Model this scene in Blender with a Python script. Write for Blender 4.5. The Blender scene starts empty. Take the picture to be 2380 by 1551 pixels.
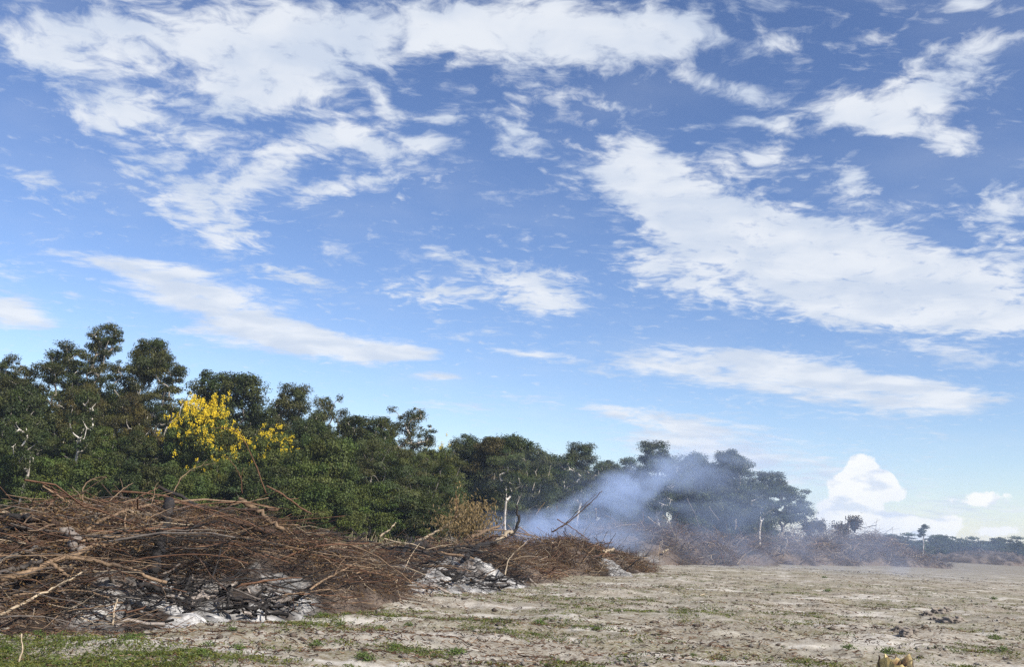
import bpy, math
import numpy as np
from mathutils import Matrix

sc = bpy.context.scene
col = sc.collection
rad = math.radians

# ------------------------------------------------------------------ camera
EYE = 1.6
LENS = 35.0
PITCH = rad(11.1)
ROLL = rad(3.2)
FPX = 1024 * LENS / 36.0
V = 1024 / 2379.0                                   # picture measures below were taken on a 2379 px wide print
CF = np.array([0, math.cos(PITCH), math.sin(PITCH)])
_u0 = np.array([0, -math.sin(PITCH), math.cos(PITCH)])
_r0 = np.array([1.0, 0, 0])
CR = math.cos(ROLL) * _r0 + math.sin(ROLL) * _u0
CU = -math.sin(ROLL) * _r0 + math.cos(ROLL) * _u0
cam = bpy.data.objects.new('camera', bpy.data.cameras.new('camera'))
col.objects.link(cam)
cam.data.lens = LENS
cam.data.sensor_width = 36
cam.data.clip_start = 0.1
cam.data.clip_end = 20000
cam.matrix_world = Matrix(((CR[0], CU[0], -CF[0], 0), (CR[1], CU[1], -CF[1], 0), (CR[2], CU[2], -CF[2], EYE), (0, 0, 0, 1)))
sc.camera = cam

def ray(vx, vy):
    px, py = vx * V, vy * V
    return CF + (px - 512) / FPX * CR + (334 - py) / FPX * CU

def at(vx, vy, d):
    r = ray(vx, vy)
    return np.array([0, 0, EYE]) + r * (d / r[1])

# ------------------------------------------------------------------ world
SUN_EL = rad(40)
SUN_AZ = rad(128)          # clockwise from the viewing direction (+Y): behind the camera, to the right
sc.view_settings.view_transform = 'Standard'
sc.view_settings.look = 'None'
sc.view_settings.gamma = 1
sc.view_settings.exposure = 0.5

world = bpy.data.worlds.new('World')
sc.world = world
world.use_nodes = True
world.cycles.sampling_method = 'MANUAL'
world.cycles.sample_map_resolution = 512
wt = world.node_tree
wt.nodes.clear()

class NT:
    """small helper that writes shader nodes"""
    def __init__(s, tree): s.t = tree
    def n(s, kind, **kw):
        x = s.t.nodes.new(kind)
        for k, v in kw.items(): setattr(x, k, v)
        return x
    def link(s, a, b): s.t.links.new(a, b)
    def put(s, sock, v):
        if hasattr(v, 'is_output'): s.t.links.new(v, sock)
        else: sock.default_value = v
    def math(s, op, a, b=0.0, c=0.0, clamp=False):
        x = s.n('ShaderNodeMath', operation=op, use_clamp=clamp)
        for i, v in enumerate((a, b, c)): s.put(x.inputs[i], v)
        return x.outputs[0]
    def vmath(s, op, a, b=None, out=0):
        x = s.n('ShaderNodeVectorMath', operation=op)
        s.put(x.inputs[0], a)
        if b is not None: s.put(x.inputs[1], b)
        return x.outputs[out]
    def smooth(s, v, a, b, lo=0.0, hi=1.0):
        x = s.n('ShaderNodeMapRange', interpolation_type='SMOOTHSTEP')
        s.put(x.inputs[0], v)
        for i, q in enumerate((a, b, lo, hi)): s.put(x.inputs[1 + i], q)
        return x.outputs[0]
    def noise(s, vec, scale, detail=4, rough=0.5, dist=0.0, dim='3D', out=0):
        x = s.n('ShaderNodeTexNoise', noise_dimensions=dim)
        if vec is not None: s.link(vec, x.inputs['Vector'])
        x.inputs['Scale'].default_value = scale
        x.inputs['Detail'].default_value = detail
        x.inputs['Roughness'].default_value = rough
        x.inputs['Distortion'].default_value = dist
        return x.outputs[out]
    def mix(s, f, a, b, kind='MIX'):
        x = s.n('ShaderNodeMix', data_type='RGBA', blend_type=kind)
        s.put(x.inputs[0], f)
        for i, v in ((6, a), (7, b)):
            s.put(x.inputs[i], tuple(v) + (1,) if isinstance(v, (tuple, list)) and len(v) == 3 else v)
        return x.outputs[2]

w = NT(wt)
sky = w.n('ShaderNodeTexSky', sky_type='NISHITA')
sky.sun_disc = False
sky.sun_elevation = SUN_EL
sky.sun_rotation = SUN_AZ
sky.altitude = 100
sky.air_density = 1.0
sky.dust_density = 0.2
sky.ozone_density = 1.6
SKY_STRENGTH = 0.10
tc = w.n('ShaderNodeTexCoord').outputs['Generated']
sep = w.n('ShaderNodeSeparateXYZ'); w.link(tc, sep.inputs[0])
dx, dy, dz = sep.outputs
# cloud deck seen in perspective: direction -> point on a high flat layer
zz = w.math('ADD', w.math('MAXIMUM', dz, 0.0), 0.09)
deck = w.n('ShaderNodeCombineXYZ')
w.link(w.math('DIVIDE', dx, zz), deck.inputs[0]); w.link(w.math('DIVIDE', dy, zz), deck.inputs[1])
deck = deck.outputs[0]
# northern sky tangent plane, where the banks of cloud are laid out
yy = w.math('MAXIMUM', dy, 0.08)
tan_p = w.n('ShaderNodeCombineXYZ')
w.link(w.math('DIVIDE', dx, yy), tan_p.inputs[0]); w.link(w.math('DIVIDE', dz, yy), tan_p.inputs[1])
tan_p = tan_p.outputs[0]

def q_of(vx, vy):
    r = ray(vx, vy)
    return np.array([r[0] / r[1], r[2] / r[1]])

def bank(vec, blobs):
    total = None
    for cx, cy, rx, ry, rot, wgt in blobs:
        c, s = math.cos(rad(rot)), math.sin(rad(rot))
        q0 = q_of(cx, cy)
        a = q_of(cx + rx * c, cy + rx * s) - q0
        b = q_of(cx - ry * s, cy + ry * c) - q0
        u, sv, _ = np.linalg.svd(np.array([a, b]).T)
        m = w.n('ShaderNodeMapping', vector_type='TEXTURE')
        w.link(vec, m.inputs[0])
        m.inputs[1].default_value = (q0[0], q0[1], 0)
        m.inputs[2].default_value = (0, 0, math.atan2(u[1, 0], u[0, 0]))
        m.inputs[3].default_value = (sv[0], sv[1], 1)
        g = w.n('ShaderNodeTexGradient', gradient_type='QUADRATIC_SPHERE' if False else 'SPHERICAL')
        w.link(m.outputs[0], g.inputs[0])
        total = w.math('MULTIPLY_ADD', g.outputs[1], wgt, total if total is not None else 0.0)
    return total

HIGH = [(180,90,260,120,8,1.3),(560,100,450,160,12,1.6),(950,60,500,120,0,1.2),(1300,80,430,130,4,1.5),(1560,70,230,95,-5,1.0),
 (60,125,150,45,8,.7),(270,225,190,80,0,.95),(600,215,220,70,-5,.9),(290,285,170,50,0,1.0),(420,355,240,90,-25,1.0),
 (590,410,260,70,-18,1.0),(470,480,160,70,5,.9),(530,560,110,55,10,.85),(740,315,220,55,-12,.8),(880,345,170,45,14,.95),
 (760,445,150,36,-14,.85),(890,418,80,22,-8,.7),(890,240,100,30,55,.7),(90,420,130,26,18,.85),(1050,272,90,28,0,.8),
 (1190,310,80,60,30,.95),(1010,335,90,26,0,.7),(1310,225,220,36,8,.65),(1640,190,120,36,14,.6),(1790,105,90,36,0,.75),
 (2000,245,240,60,-6,.85),(2180,200,240,100,-28,1.1),(2280,105,120,42,-10,.7),(2080,295,210,45,12,.85),(2220,330,85,46,0,.8),
 (1800,292,75,26,14,.8),(1722,280,50,18,0,.75),(2250,8,140,36,0,.75),(1745,225,90,36,0,.6),(2050,110,100,36,20,.55),
 (1480,390,140,110,30,1.5),(1620,480,290,125,25,1.8),(1750,370,180,55,4,1.1),(1900,620,540,150,14,1.8),(2150,690,470,105,2,1.9),
 (2000,570,310,90,14,1.0),(1980,430,80,80,-30,.7),(2330,490,140,80,-20,1.1),(2330,600,180,70,0,1.0),(1330,390,150,55,35,.5),
 (1560,645,220,70,20,.9),(2100,490,140,36,0,.6),(2330,745,130,50,8,1.1),(1220,660,210,65,8,1.4),(1000,682,190,45,5,1.0),
 (1040,595,75,32,10,.8),(690,645,130,26,14,.75),(1270,712,110,36,0,.9)]
LOW = [(250,608,250,26,6,1.1),(430,648,240,44,12,1.4),(490,710,300,58,14,1.5),(720,795,340,52,7,1.7),(880,818,170,26,3,1.2),
 (25,720,150,66,10,1.5),(200,580,100,18,-5,.7),(170,685,100,13,10,.7),(1035,878,95,18,3,.9),(1250,828,150,17,7,1.0),
 (1700,840,350,50,5,1.2),(1900,890,440,72,6,1.3),(2150,925,260,55,4,1.1),(2300,840,220,44,8,.8),(1560,855,220,40,5,.9),
 (1620,1000,380,56,6,.9),(1420,955,380,26,8,.55),(1760,1065,460,75,5,1.0),(2100,795,130,12,-6,.5),(1100,945,150,26,5,.5),(2260,1185,260,45,2,.8),(1500,1110,500,60,3,.6)]
CUMULUS = [(2002,1092,50,44,0,1.5),(2012,1128,80,55,0,1.5),(2055,1128,40,40,0,1.3),(1965,1132,60,36,0,1.2),(1990,1165,90,36,0,1.1),(2080,1150,40,24,0,1.0),
 (1955,1195,95,46,0,1.3),(2010,1218,130,50,0,1.4),(2110,1228,90,40,4,1.2),(2180,1232,75,30,6,1.1),(2295,1158,70,26,4,.75),(2210,1212,40,28,0,1.0),(2250,1170,80,16,4,.5),(2310,1235,90,22,0,.7)]

warp = w.vmath('MULTIPLY', w.vmath('SUBTRACT', w.noise(deck, 3.0, 4, .55, out=1), (.5, .5, .5)), (.22, .22, 0))
deck_w = w.vmath('ADD', deck, warp)
n_big = w.noise(deck_w, 6.0, 8, .62, 0.0)
n_puff = w.noise(deck_w, 17.0, 7, .60, 0.0)
fib = w.vmath('MULTIPLY', w.vmath('ADD', tan_p, w.vmath('MULTIPLY', warp, (.08, .05, 0))), (1.0, 4.2, 1.0))
n_low = w.noise(fib, 8.5, 9, .66, 0.5)
n_low2 = w.noise(deck_w, 9.0, 7, .62, 0.0)
HIGH = [(a, b, c * (1.12 if k < 1 else 1), d * (1.15 if k < 1 else 1), e, k + .22 if k < 1 else k) for a, b, c, d, e, k in HIGH]
f_high = w.math('MINIMUM', bank(tan_p, HIGH), 1.45)
f_low = w.math('MINIMUM', bank(tan_p, LOW), 1.25)
# behind and beside the view the same broken deck goes on
beside = w.smooth(dy, 0.62, 0.35)
rest = w.math('MULTIPLY', beside, w.smooth(w.noise(deck, 1.1, 2, .5), .42, .66, 0, .9))
f_high = w.math('MAXIMUM', f_high, rest)
nh = w.math('ADD', w.math('MULTIPLY', w.math('SUBTRACT', n_big, .5), 1.5), w.math('MULTIPLY', w.math('SUBTRACT', n_puff, .5), 3.1))
a_high = w.smooth(w.math('ADD', f_high, nh), .14, 1.34)
nl = w.math('ADD', w.math('MULTIPLY', w.math('SUBTRACT', n_low, .5), 3.0), w.math('MULTIPLY', w.math('SUBTRACT', n_low2, .5), 2.0))
a_low = w.smooth(w.math('ADD', f_low, nl), .12, 1.20)
thin = w.math('MULTIPLY', w.smooth(w.noise(deck, 1.6, 5, .55), .45, .75), .12)
alpha = w.math('MAXIMUM', w.math('MAXIMUM', a_high, a_low), thin)
n_cu = w.noise(tan_p, 60.0, 5, .6, 0.0)
a_cu = w.smooth(w.math('ADD', bank(tan_p, CUMULUS), w.math('MULTIPLY', w.math('SUBTRACT', n_cu, .5), 1.25)), .26, .50)
# slide film keeps the sky a saturated blue
gm = w.n('ShaderNodeGamma'); gm.inputs[1].default_value = 1.2
w.link(w.mix(1.0, sky.outputs[0], (.125, .125, .125), 'MULTIPLY'), gm.inputs[0])
sky_col = w.mix(1.0, gm.outputs[0], (8.4, 8.3, 9.4), 'MULTIPLY')
CL = 1.0 / 1.414 / SKY_STRENGTH
shade = w.noise(deck_w, 4.2, 4, .5)
cl_col = w.mix(w.smooth(shade, .35, .65), tuple(CL * c for c in (.66, .74, .87)), tuple(CL * c for c in (.86, .90, .96)))
cu_shade = w.noise(w.vmath('MULTIPLY', tan_p, (1, 2.4, 1)), 28.0, 3, .5)
cu_col = w.mix(w.smooth(cu_shade, .33, .5), tuple(CL * c for c in (.76, .83, .93)), tuple(CL * c for c in (1.05, 1.05, 1.02)))
c1 = w.mix(w.math('MULTIPLY', alpha, .93), sky_col, cl_col)
c2 = w.mix(w.math('MULTIPLY', a_cu, .96), c1, cu_col)
bg = w.n('ShaderNodeBackground')
w.link(c2, bg.inputs[0])
bg.inputs[1].default_value = SKY_STRENGTH
wo = w.n('ShaderNodeOutputWorld')
w.link(bg.outputs[0], wo.inputs[0])

# ------------------------------------------------------------------ sun
sl = bpy.data.lights.new('sun', 'SUN')
sl.energy = 5.0
sl.angle = rad(0.53)
sl.color = (1.0, 0.94, 0.85)
sun = bpy.data.objects.new('sun', sl)
col.objects.link(sun)
sun.rotation_euler = (math.pi / 2 - SUN_EL, 0, math.pi - SUN_AZ)
sun.location = (30, -25, 40)

sc.cycles.use_adaptive_sampling = True
sc.cycles.adaptive_threshold = 0.012
sc.cycles.use_denoising = False
sc.cycles.max_bounces = 6
sc.cycles.diffuse_bounces = 3
sc.cycles.glossy_bounces = 2
sc.cycles.transmission_bounces = 4
sc.cycles.transparent_max_bounces = 8
sc.cycles.volume_bounces = 1
sc.cycles.volume_step_rate = 0.4
sc.cycles.volume_max_steps = 160

# ------------------------------------------------------------------ helpers
def _hash(ix, iy, iz, seed):
    h = (ix.astype(np.int64) * 374761393 + iy.astype(np.int64) * 668265263 + iz.astype(np.int64) * 2147483647 + seed * 974634777) & 0x7fffffff
    h = ((h ^ (h >> 13)) * 1274126177) & 0x7fffffff
    h = h ^ (h >> 16)
    return (h & 0xffff) / 65535.0

def vnoise(x, y, z=0.0, seed=0):
    x, y, z = np.broadcast_arrays(np.asarray(x, float), np.asarray(y, float), np.asarray(z, float))
    ix, iy, iz = np.floor(x), np.floor(y), np.floor(z)
    fx, fy, fz = x - ix, y - iy, z - iz
    fx, fy, fz = (q * q * (3 - 2 * q) for q in (fx, fy, fz))
    def L(a, b, t): return a + (b - a) * t
    def H(a, b, c): return _hash(ix + a, iy + b, iz + c, seed)
    z0 = L(L(H(0,0,0), H(1,0,0), fx), L(H(0,1,0), H(1,1,0), fx), fy)
    z1 = L(L(H(0,0,1), H(1,0,1), fx), L(H(0,1,1), H(1,1,1), fx), fy)
    return L(z0, z1, fz)

def fbm(x, y, z=0.0, oct=4, seed=0, gain=.5):
    t, a, n = 0.0, 1.0, 0.0
    f = 1.0
    for o in range(oct):
        t = t + a * vnoise(np.asarray(x) * f, np.asarray(y) * f, np.asarray(z) * f, seed + o * 17)
        n += a; a *= gain; f *= 2.03
    return t / n

def sstep(v, a, b):
    t = np.clip((v - a) / (b - a), 0, 1)
    return t * t * (3 - 2 * t)

def make_mesh(name, verts, faces, tint=None, smooth=False):
    """verts (N,3), faces (M,k) -> mesh; tint (N,3) is the surface's own colour"""
    verts = np.ascontiguousarray(verts, np.float32)
    me = bpy.data.meshes.new(name)
    if not isinstance(faces, list): faces = [faces]
    nl = sum(f.size for f in faces); nf = sum(len(f) for f in faces)
    me.vertices.add(len(verts)); me.loops.add(nl); me.polygons.add(nf)
    me.vertices.foreach_set('co', verts.ravel())
    me.loops.foreach_set('vertex_index', np.concatenate([f.ravel() for f in faces]).astype(np.int32))
    tot = np.concatenate([np.full(len(f), f.shape[1], np.int32) for f in faces])
    start = np.concatenate([[0], np.cumsum(tot)[:-1]]).astype(np.int32)
    me.polygons.foreach_set('loop_start', start)
    me.polygons.foreach_set('loop_total', tot)
    if smooth: me.polygons.foreach_set('use_smooth', np.ones(nf, bool))
    me.update(calc_edges=True)
    if tint is not None:
        at_ = me.color_attributes.new('tint', 'FLOAT_COLOR', 'POINT')
        c = np.ones((len(verts), 4), np.float32); c[:, :3] = tint
        at_.data.foreach_set('color', c.ravel())
    return me

def tubes(paths, radii, sides, closed=True):
    """paths (P,K,3), radii (P,K): tapered tubes; returns verts, quads, and index of path and point of each vertex"""
    P, K, _ = paths.shape
    tg = np.gradient(paths, axis=1)
    tg /= np.linalg.norm(tg, axis=2, keepdims=True) + 1e-9
    ref = np.zeros_like(tg); ref[..., 2] = 1
    steep = np.abs(tg[:, :, 2]).mean(1) > .8
    ref[steep] = (1, 0, 0)
    a = np.cross(tg, ref); a /= np.linalg.norm(a, axis=2, keepdims=True) + 1e-9
    b = np.cross(tg, a)
    th = np.arange(sides) / sides * 2 * np.pi
    v = paths[:, :, None, :] + radii[:, :, None, None] * (np.cos(th)[None, None, :, None] * a[:, :, None, :] + np.sin(th)[None, None, :, None] * b[:, :, None, :])
    idx = np.arange(P * K * sides).reshape(P, K, sides)
    q = np.stack([idx[:, :-1, :], np.roll(idx, -1, 2)[:, :-1, :], np.roll(idx, -1, 2)[:, 1:, :], idx[:, 1:, :]], -1).reshape(-1, 4)
    faces = [q]
    if closed:
        cap = [idx[:, 0, ::-1].reshape(-1, sides), idx[:, -1, :].reshape(-1, sides)]
        faces += cap
    return v.reshape(-1, 3), faces

def leaves(rng, pos, nrm, length, width, droop=0.0):
    """a pointed folded leaf at every pos, facing nrm"""
    n = len(pos)
    nrm = nrm / (np.linalg.norm(nrm, axis=1, keepdims=True) + 1e-9)
    t = rng.normal(size=(n, 3)); t[:, 2] -= droop
    t -= nrm * (t * nrm).sum(1, keepdims=True)
    t /= np.linalg.norm(t, axis=1, keepdims=True) + 1e-9
    s = np.cross(nrm, t)
    L = (length * rng.uniform(.6, 1.35, n))[:, None]; W = (width * rng.uniform(.7, 1.3, n))[:, None]
    v = np.stack([pos - t * L * .5, pos + s * W * .5 + nrm * W * .18 - t * L * .05, pos + t * L * .5 - nrm * L * .08, pos - s * W * .5 + nrm * W * .18 - t * L * .05], 1)
    i = np.arange(n)[:, None] * 4
    f = np.concatenate([i + np.array([0, 1, 2]), i + np.array([0, 2, 3])])
    return v.reshape(-1, 3), f

def thing(name, label, cat, loc=(0, 0, 0), rz=0.0, group=None, scale=(1, 1, 1)):
    o = bpy.data.objects.new(name, None)
    o.empty_display_size = .2
    col.objects.link(o)
    o.location = loc; o.rotation_euler = (0, 0, rz); o.scale = scale
    return tag(o, label, cat, group)

def tag(o, label=None, cat=None, group=None, kind=None):
    if label: o['label'] = label
    if cat: o['category'] = cat
    if group: o['group'] = group
    if kind: o['kind'] = kind
    return o

def obj(name, me, mat=None, parent=None):
    o = bpy.data.objects.new(name, me)
    if mat is not None and not me.materials: me.materials.append(mat)
    col.objects.link(o)
    o.parent = parent
    return o

# ------------------------------------------------------------------ materials
def mat_new(name):
    m = bpy.data.materials.new(name); m.use_nodes = True
    t = NT(m.node_tree)
    p = m.node_tree.nodes['Principled BSDF']
    return m, t, p

def mat_leaf(name, base, var=.35, trans=.3, rough=.48):
    m, t, p = mat_new(name)
    tint = t.n('ShaderNodeVertexColor', layer_name='tint').outputs[0]
    c = t.mix(1.0, tint, tuple(base), 'MULTIPLY')
    t.link(c, p.inputs['Base Color'])
    p.inputs['Roughness'].default_value = rough
    p.inputs['Specular IOR Level'].default_value = .16
    tr = t.n('ShaderNodeBsdfTranslucent')
    t.link(t.mix(1.0, c, (1.3, 1.25, .5), 'MULTIPLY'), tr.inputs[0])
    ms = t.n('ShaderNodeMixShader'); ms.inputs[0].default_value = trans
    t.link(p.outputs[0], ms.inputs[1]); t.link(tr.outputs[0], ms.inputs[2])
    t.link(ms.outputs[0], m.node_tree.nodes['Material Output'].inputs[0])
    return m

def mat_wood(name, grain=30.0, rough=.85):
    m, t, p = mat_new(name)
    tint = t.n('ShaderNodeVertexColor', layer_name='tint').outputs[0]
    oc = t.n('ShaderNodeTexCoord').outputs['Object']
    n1 = t.noise(oc, grain, 5, .65)
    f = t.smooth(n1, .3, .7, .62, 1.3)
    cc = t.n('ShaderNodeCombineXYZ')
    for i in range(3): t.link(f, cc.inputs[i])
    t.link(t.mix(1.0, tint, cc.outputs[0], 'MULTIPLY'), p.inputs['Base Color'])
    p.inputs['Roughness'].default_value = rough
    p.inputs['Specular IOR Level'].default_value = .25
    b = t.n('ShaderNodeBump'); b.inputs['Strength'].default_value = .5; b.inputs['Distance'].default_value = .01
    t.link(n1, b.inputs['Height']); t.link(b.outputs[0], p.inputs['Normal'])
    return m

def mat_bark(name, light, dark):
    m, t, p = mat_new(name)
    oc = t.n('ShaderNodeTexCoord').outputs['Object']
    n1 = t.noise(t.vmath('MULTIPLY', oc, (1, 1, .35)), 5.0, 6, .6)
    t.link(t.mix(t.smooth(n1, .38, .62), dark, light), p.inputs['Base Color'])
    p.inputs['Roughness'].default_value = .85
    return m

M_mimosa = mat_leaf('leaf_feathery', (.060, .069, .023), trans=.2)
M_dense = mat_leaf('leaf_dense', (.049, .063, .020), trans=.18)
M_shrub = mat_leaf('leaf_shrub', (.074, .096, .025), trans=.2)
M_wispy = mat_leaf('leaf_wispy', (.090, .108, .044), trans=.3)
M_olive = mat_leaf('leaf_olive', (.072, .066, .022), trans=.2)
M_far = mat_leaf('leaf_far', (.050, .070, .034), trans=.2)
M_yellow = mat_leaf('petal_yellow', (.80, .60, .035), trans=.3, rough=.6)
M_dryleaf = mat_leaf('leaf_dry', (.27, .195, .10), trans=.3, rough=.7)
M_grass = mat_leaf('grass_green', (.092, .125, .036), trans=.3)
M_straw = mat_leaf('straw', (.42, .35, .20), trans=.15, rough=.7)
M_bark = mat_bark('bark_pale', (.50, .45, .38), (.20, .165, .13))
M_white = mat_bark('bark_white', (.62, .57, .50), (.34, .30, .25))
M_bark_d = mat_bark('bark_grey', (.22, .19, .16), (.08, .065, .05))
M_wood = mat_wood('weathered_wood', 24.0)
M_twig = mat_wood('twig_wood', 9.0)

# ------------------------------------------------------------------ terrain
def terrain(x, y):
    x = np.asarray(x, float); y = np.asarray(y, float)
    r = np.hypot(x, y)
    near = 1 - sstep(r, 35, 90)
    z = (fbm(x * .05, y * .05, 0, 3, 3) - .5) * .5 * sstep(r, 20, 80)
    z = z + (fbm(x * .35, y * .35, 1, 3, 5) - .5) * .22 * (.35 + .65 * near)
    z = z + (fbm(x * .9 + 7, y * 1.3, 2, 3, 9) - .5) * .16 * near
    z = z + (fbm(x * 3.4, y * 3.4, 3, 4, 21) - .5) * .085 * near
    return z

def ground_pt(vx, vy, lift=0.0):
    r = ray(vx, vy)
    z = 0.0
    for _ in range(4):
        k = (z - EYE) / r[2]
        p = np.array([0, 0, EYE]) + r * k
        z = float(terrain(p[0], p[1]))
    return np.array([p[0], p[1], z + lift])

def build_ground():
    front = np.radians(np.linspace(-36, 36, 760))
    side = np.radians(np.concatenate([np.linspace(36, 324, 90)[1:-1]]))
    ang = np.concatenate([front, side])
    rr = np.concatenate([[.3, 1.5, 3, 4.5, 6], np.geomspace(7, 60, 330), np.geomspace(62, 400, 60), np.geomspace(460, 9000, 16)])
    A, R = np.meshgrid(ang, rr)
    X, Y = np.sin(A) * R, np.cos(A) * R
    Z = terrain(X, Y)
    na, nr = len(ang), len(rr)
    idx = np.arange(na * nr).reshape(nr, na)
    nx = np.roll(idx, -1, 1)
    q = np.stack([idx[:-1], idx[1:], nx[1:], nx[:-1]], -1).reshape(-1, 4)[:, ::-1]
    cen = idx[0][None, :]
    v = np.stack([X, Y, Z], -1).reshape(-1, 3)
    me = make_mesh('ground', v, [q, cen.copy()], smooth=True)
    m, t, p = mat_new('cleared_sandy_soil')
    pos = t.n('ShaderNodeNewGeometry').outputs['Position']
    stretch = t.vmath('MULTIPLY', pos, (.55, 1.0, 1.0))
    sand = t.mix(t.smooth(t.noise(pos, 2.2, 6, .65), .35, .65), (.262, .238, .192), (.41, .377, .315))
    litter = t.smooth(t.noise(stretch, .6, 8, .72, .2), .36, .56)
    fine = t.smooth(t.noise(pos, 16.0, 5, .7), .42, .62)
    lit = t.math('MULTIPLY', t.math('ADD', t.math('MULTIPLY', litter, .8), .16), fine)
    brown = t.mix(t.noise(pos, 9.0, 4, .6), (.080, .056, .034), (.185, .125, .070))
    c = t.mix(lit, sand, brown)
    # dry grass and moss film in patches
    gr = t.math('MULTIPLY', t.smooth(t.noise(stretch, .38, 8, .70), .43, .58), t.smooth(t.noise(pos, 22.0, 4, .7), .40, .60))
    c = t.mix(t.math('MULTIPLY', gr, .7), c, t.mix(t.noise(pos, 5.0, 4, .6), (.085, .10, .035), (.17, .135, .055)))
    pale = t.smooth(t.noise(t.vmath('MULTIPLY', pos, (.45, 1.0, 1.0)), .8, 7, .62, .2), .53, .64)
    c = t.mix(t.math('MULTIPLY', pale, .75), c, (.52, .485, .425))
    speck = t.smooth(t.noise(pos, 55.0, 3, .7), .56, .68)
    c = t.mix(t.math('MULTIPLY', speck, .55), c, (.09, .075, .06))
    # beyond the cleared field the soil is covered by pale dry grass
    sy = t.n('ShaderNodeSeparateXYZ'); t.link(pos, sy.inputs[0])
    far = t.smooth(sy.outputs[1], 55, 120)
    c = t.mix(t.math('MULTIPLY', far, .5), c, (.16, .135, .098))
    t.link(c, p.inputs['Base Color'])
    p.inputs['Roughness'].default_value = .95
    p.inputs['Specular IOR Level'].default_value = .1
    bn = t.n('ShaderNodeBump'); bn.inputs['Strength'].default_value = .8; bn.inputs['Distance'].default_value = .022
    hh = t.math('ADD', t.noise(pos, 7.0, 6, .7), t.math('MULTIPLY', t.noise(pos, 34.0, 3, .7), .35))
    t.link(hh, bn.inputs['Height']); t.link(bn.outputs[0], p.inputs['Normal'])
    tag(obj('ground', me, m), kind='structure')
build_ground()

# ------------------------------------------------------------------ trees
def crown_points(rng, lobes, gap):
    out = []
    for cx, cy, cz, rx, ry, rz, n in lobes:
        k = 0; tries = 0
        while k < n and tries < n * 40:
            tries += 1
            u = rng.normal(size=3); u /= np.linalg.norm(u)
            r = rng.uniform(.2, 1.12) ** .5 * (.55 + .92 * float(vnoise(u[0] * 2.1 + cx, u[1] * 2.1 + cz, u[2] * 2.1, 5 + n)))
            p = np.array([cx, cy, cz]) + u * r * np.array([rx, ry, rz])
            if all(np.sum((p - o) ** 2) > gap * gap for o in out[-160:]):
                out.append(p); k += 1
    return np.array(out)

def skeleton(rng, clumps, stems, h0, r_tip, wob):
    """branch skeleton reaching every foliage clump, thicker where it carries more"""
    nodes, parent = [], []
    roots = []
    for sx, sy, lean in stems:
        last = -1
        top = np.array([sx + lean[0], sy + lean[1], h0])
        for k in range(7):
            t = k / 6
            p = np.array([0, 0, -.15]) * (1 - t) + top * t + rng.normal(size=3) * wob * (0 if k == 0 else .6)
            nodes.append(p); parent.append(last); last = len(nodes) - 1
    order = np.argsort(np.linalg.norm(clumps - np.array([0, 0, h0]), axis=1))
    segs = []
    ends = []
    for ci in order:
        c = clumps[ci]
        N = np.array(nodes)
        dv = c - N
        d = np.linalg.norm(dv, axis=1)
        up = dv[:, 2] / (d + 1e-6)
        cost = d * (1 + .9 * np.clip(.25 - up, 0, 2)) + .0
        cost[N[:, 2] < h0 * .45] += 50
        j = int(np.argmin(cost))
        a = N[j]
        last = j
        m = max(2, int(np.linalg.norm(c - a) / .55) + 1)
        for k in range(1, m + 1):
            t = k / m
            p = a * (1 - t) + c * t + np.array([0, 0, .25 * math.sin(math.pi * t)]) * np.linalg.norm(c - a) * .35
            if k < m: p = p + rng.normal(size=3) * wob * .5
            nodes.append(p); parent.append(last); last = len(nodes) - 1
        ends.append(last)
    N = np.array(nodes); Pn = np.array(parent)
    load = np.zeros(len(N))
    for e in ends: load[e] += 1
    for i in range(len(N) - 1, -1, -1):
        if Pn[i] >= 0: load[Pn[i]] += load[i]
    rr = r_tip * 1.3 * np.maximum(load, .6) ** .47
    # chains -> 2-point tubes joined by sharing radii
    ch = [i for i in range(len(N)) if Pn[i] >= 0]
    paths = np.stack([N[Pn[ch]], (N[Pn[ch]] + N[ch]) * .5, N[ch]], 1)
    rp = np.minimum(rr[Pn[ch]], rr[ch] * 1.35)
    radii = np.stack([rp, (rp + rr[ch]) * .5, rr[ch]], 1)
    return paths, radii

def foliage(rng, clumps, size, flat, per, L, W, upb, tint_var=.3, droop=0.0):
    pos, nrm, tin = [], [], []
    for c in clumps:
        s = size * rng.choice([.42, .65, .95, 1.25], p=[.16, .24, .36, .24])
        k = max(12, int(per * rng.uniform(.75, 1.25) * (s / size) ** 1.8 * 1.25))
        u = rng.normal(size=(k, 3)); u /= np.linalg.norm(u, axis=1, keepdims=True)
        r = rng.uniform(.1, 1, (k, 1)) ** .5
        ex = np.array([s * rng.uniform(.8, 1.3), s * rng.uniform(.8, 1.3), s * flat])
        wob = 1 + .35 * np.sin(u[:, :1] * 5 + c[0] * 3) * np.cos(u[:, 1:2] * 4 + c[1])
        pos.append(c + u * r * wob * ex)
        nrm.append(u * .55 + np.array([0, 0, upb]) + rng.normal(size=(k, 3)) * .45)
        b = rng.uniform(1 - tint_var, 1 + tint_var)
        tc_ = np.array([b * rng.uniform(.85, 1.2), b, b * rng.uniform(.8, 1.1)])
        tl = tc_[None, :] * rng.uniform(.75, 1.3, (k, 1))
        tin.append(tl)
    pos = np.concatenate(pos); nrm = np.concatenate(nrm); tin = np.concatenate(tin)
    v, f = leaves(rng, pos, nrm, L, W, droop)
    return v, f, np.repeat(tin, 4, 0)

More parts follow.
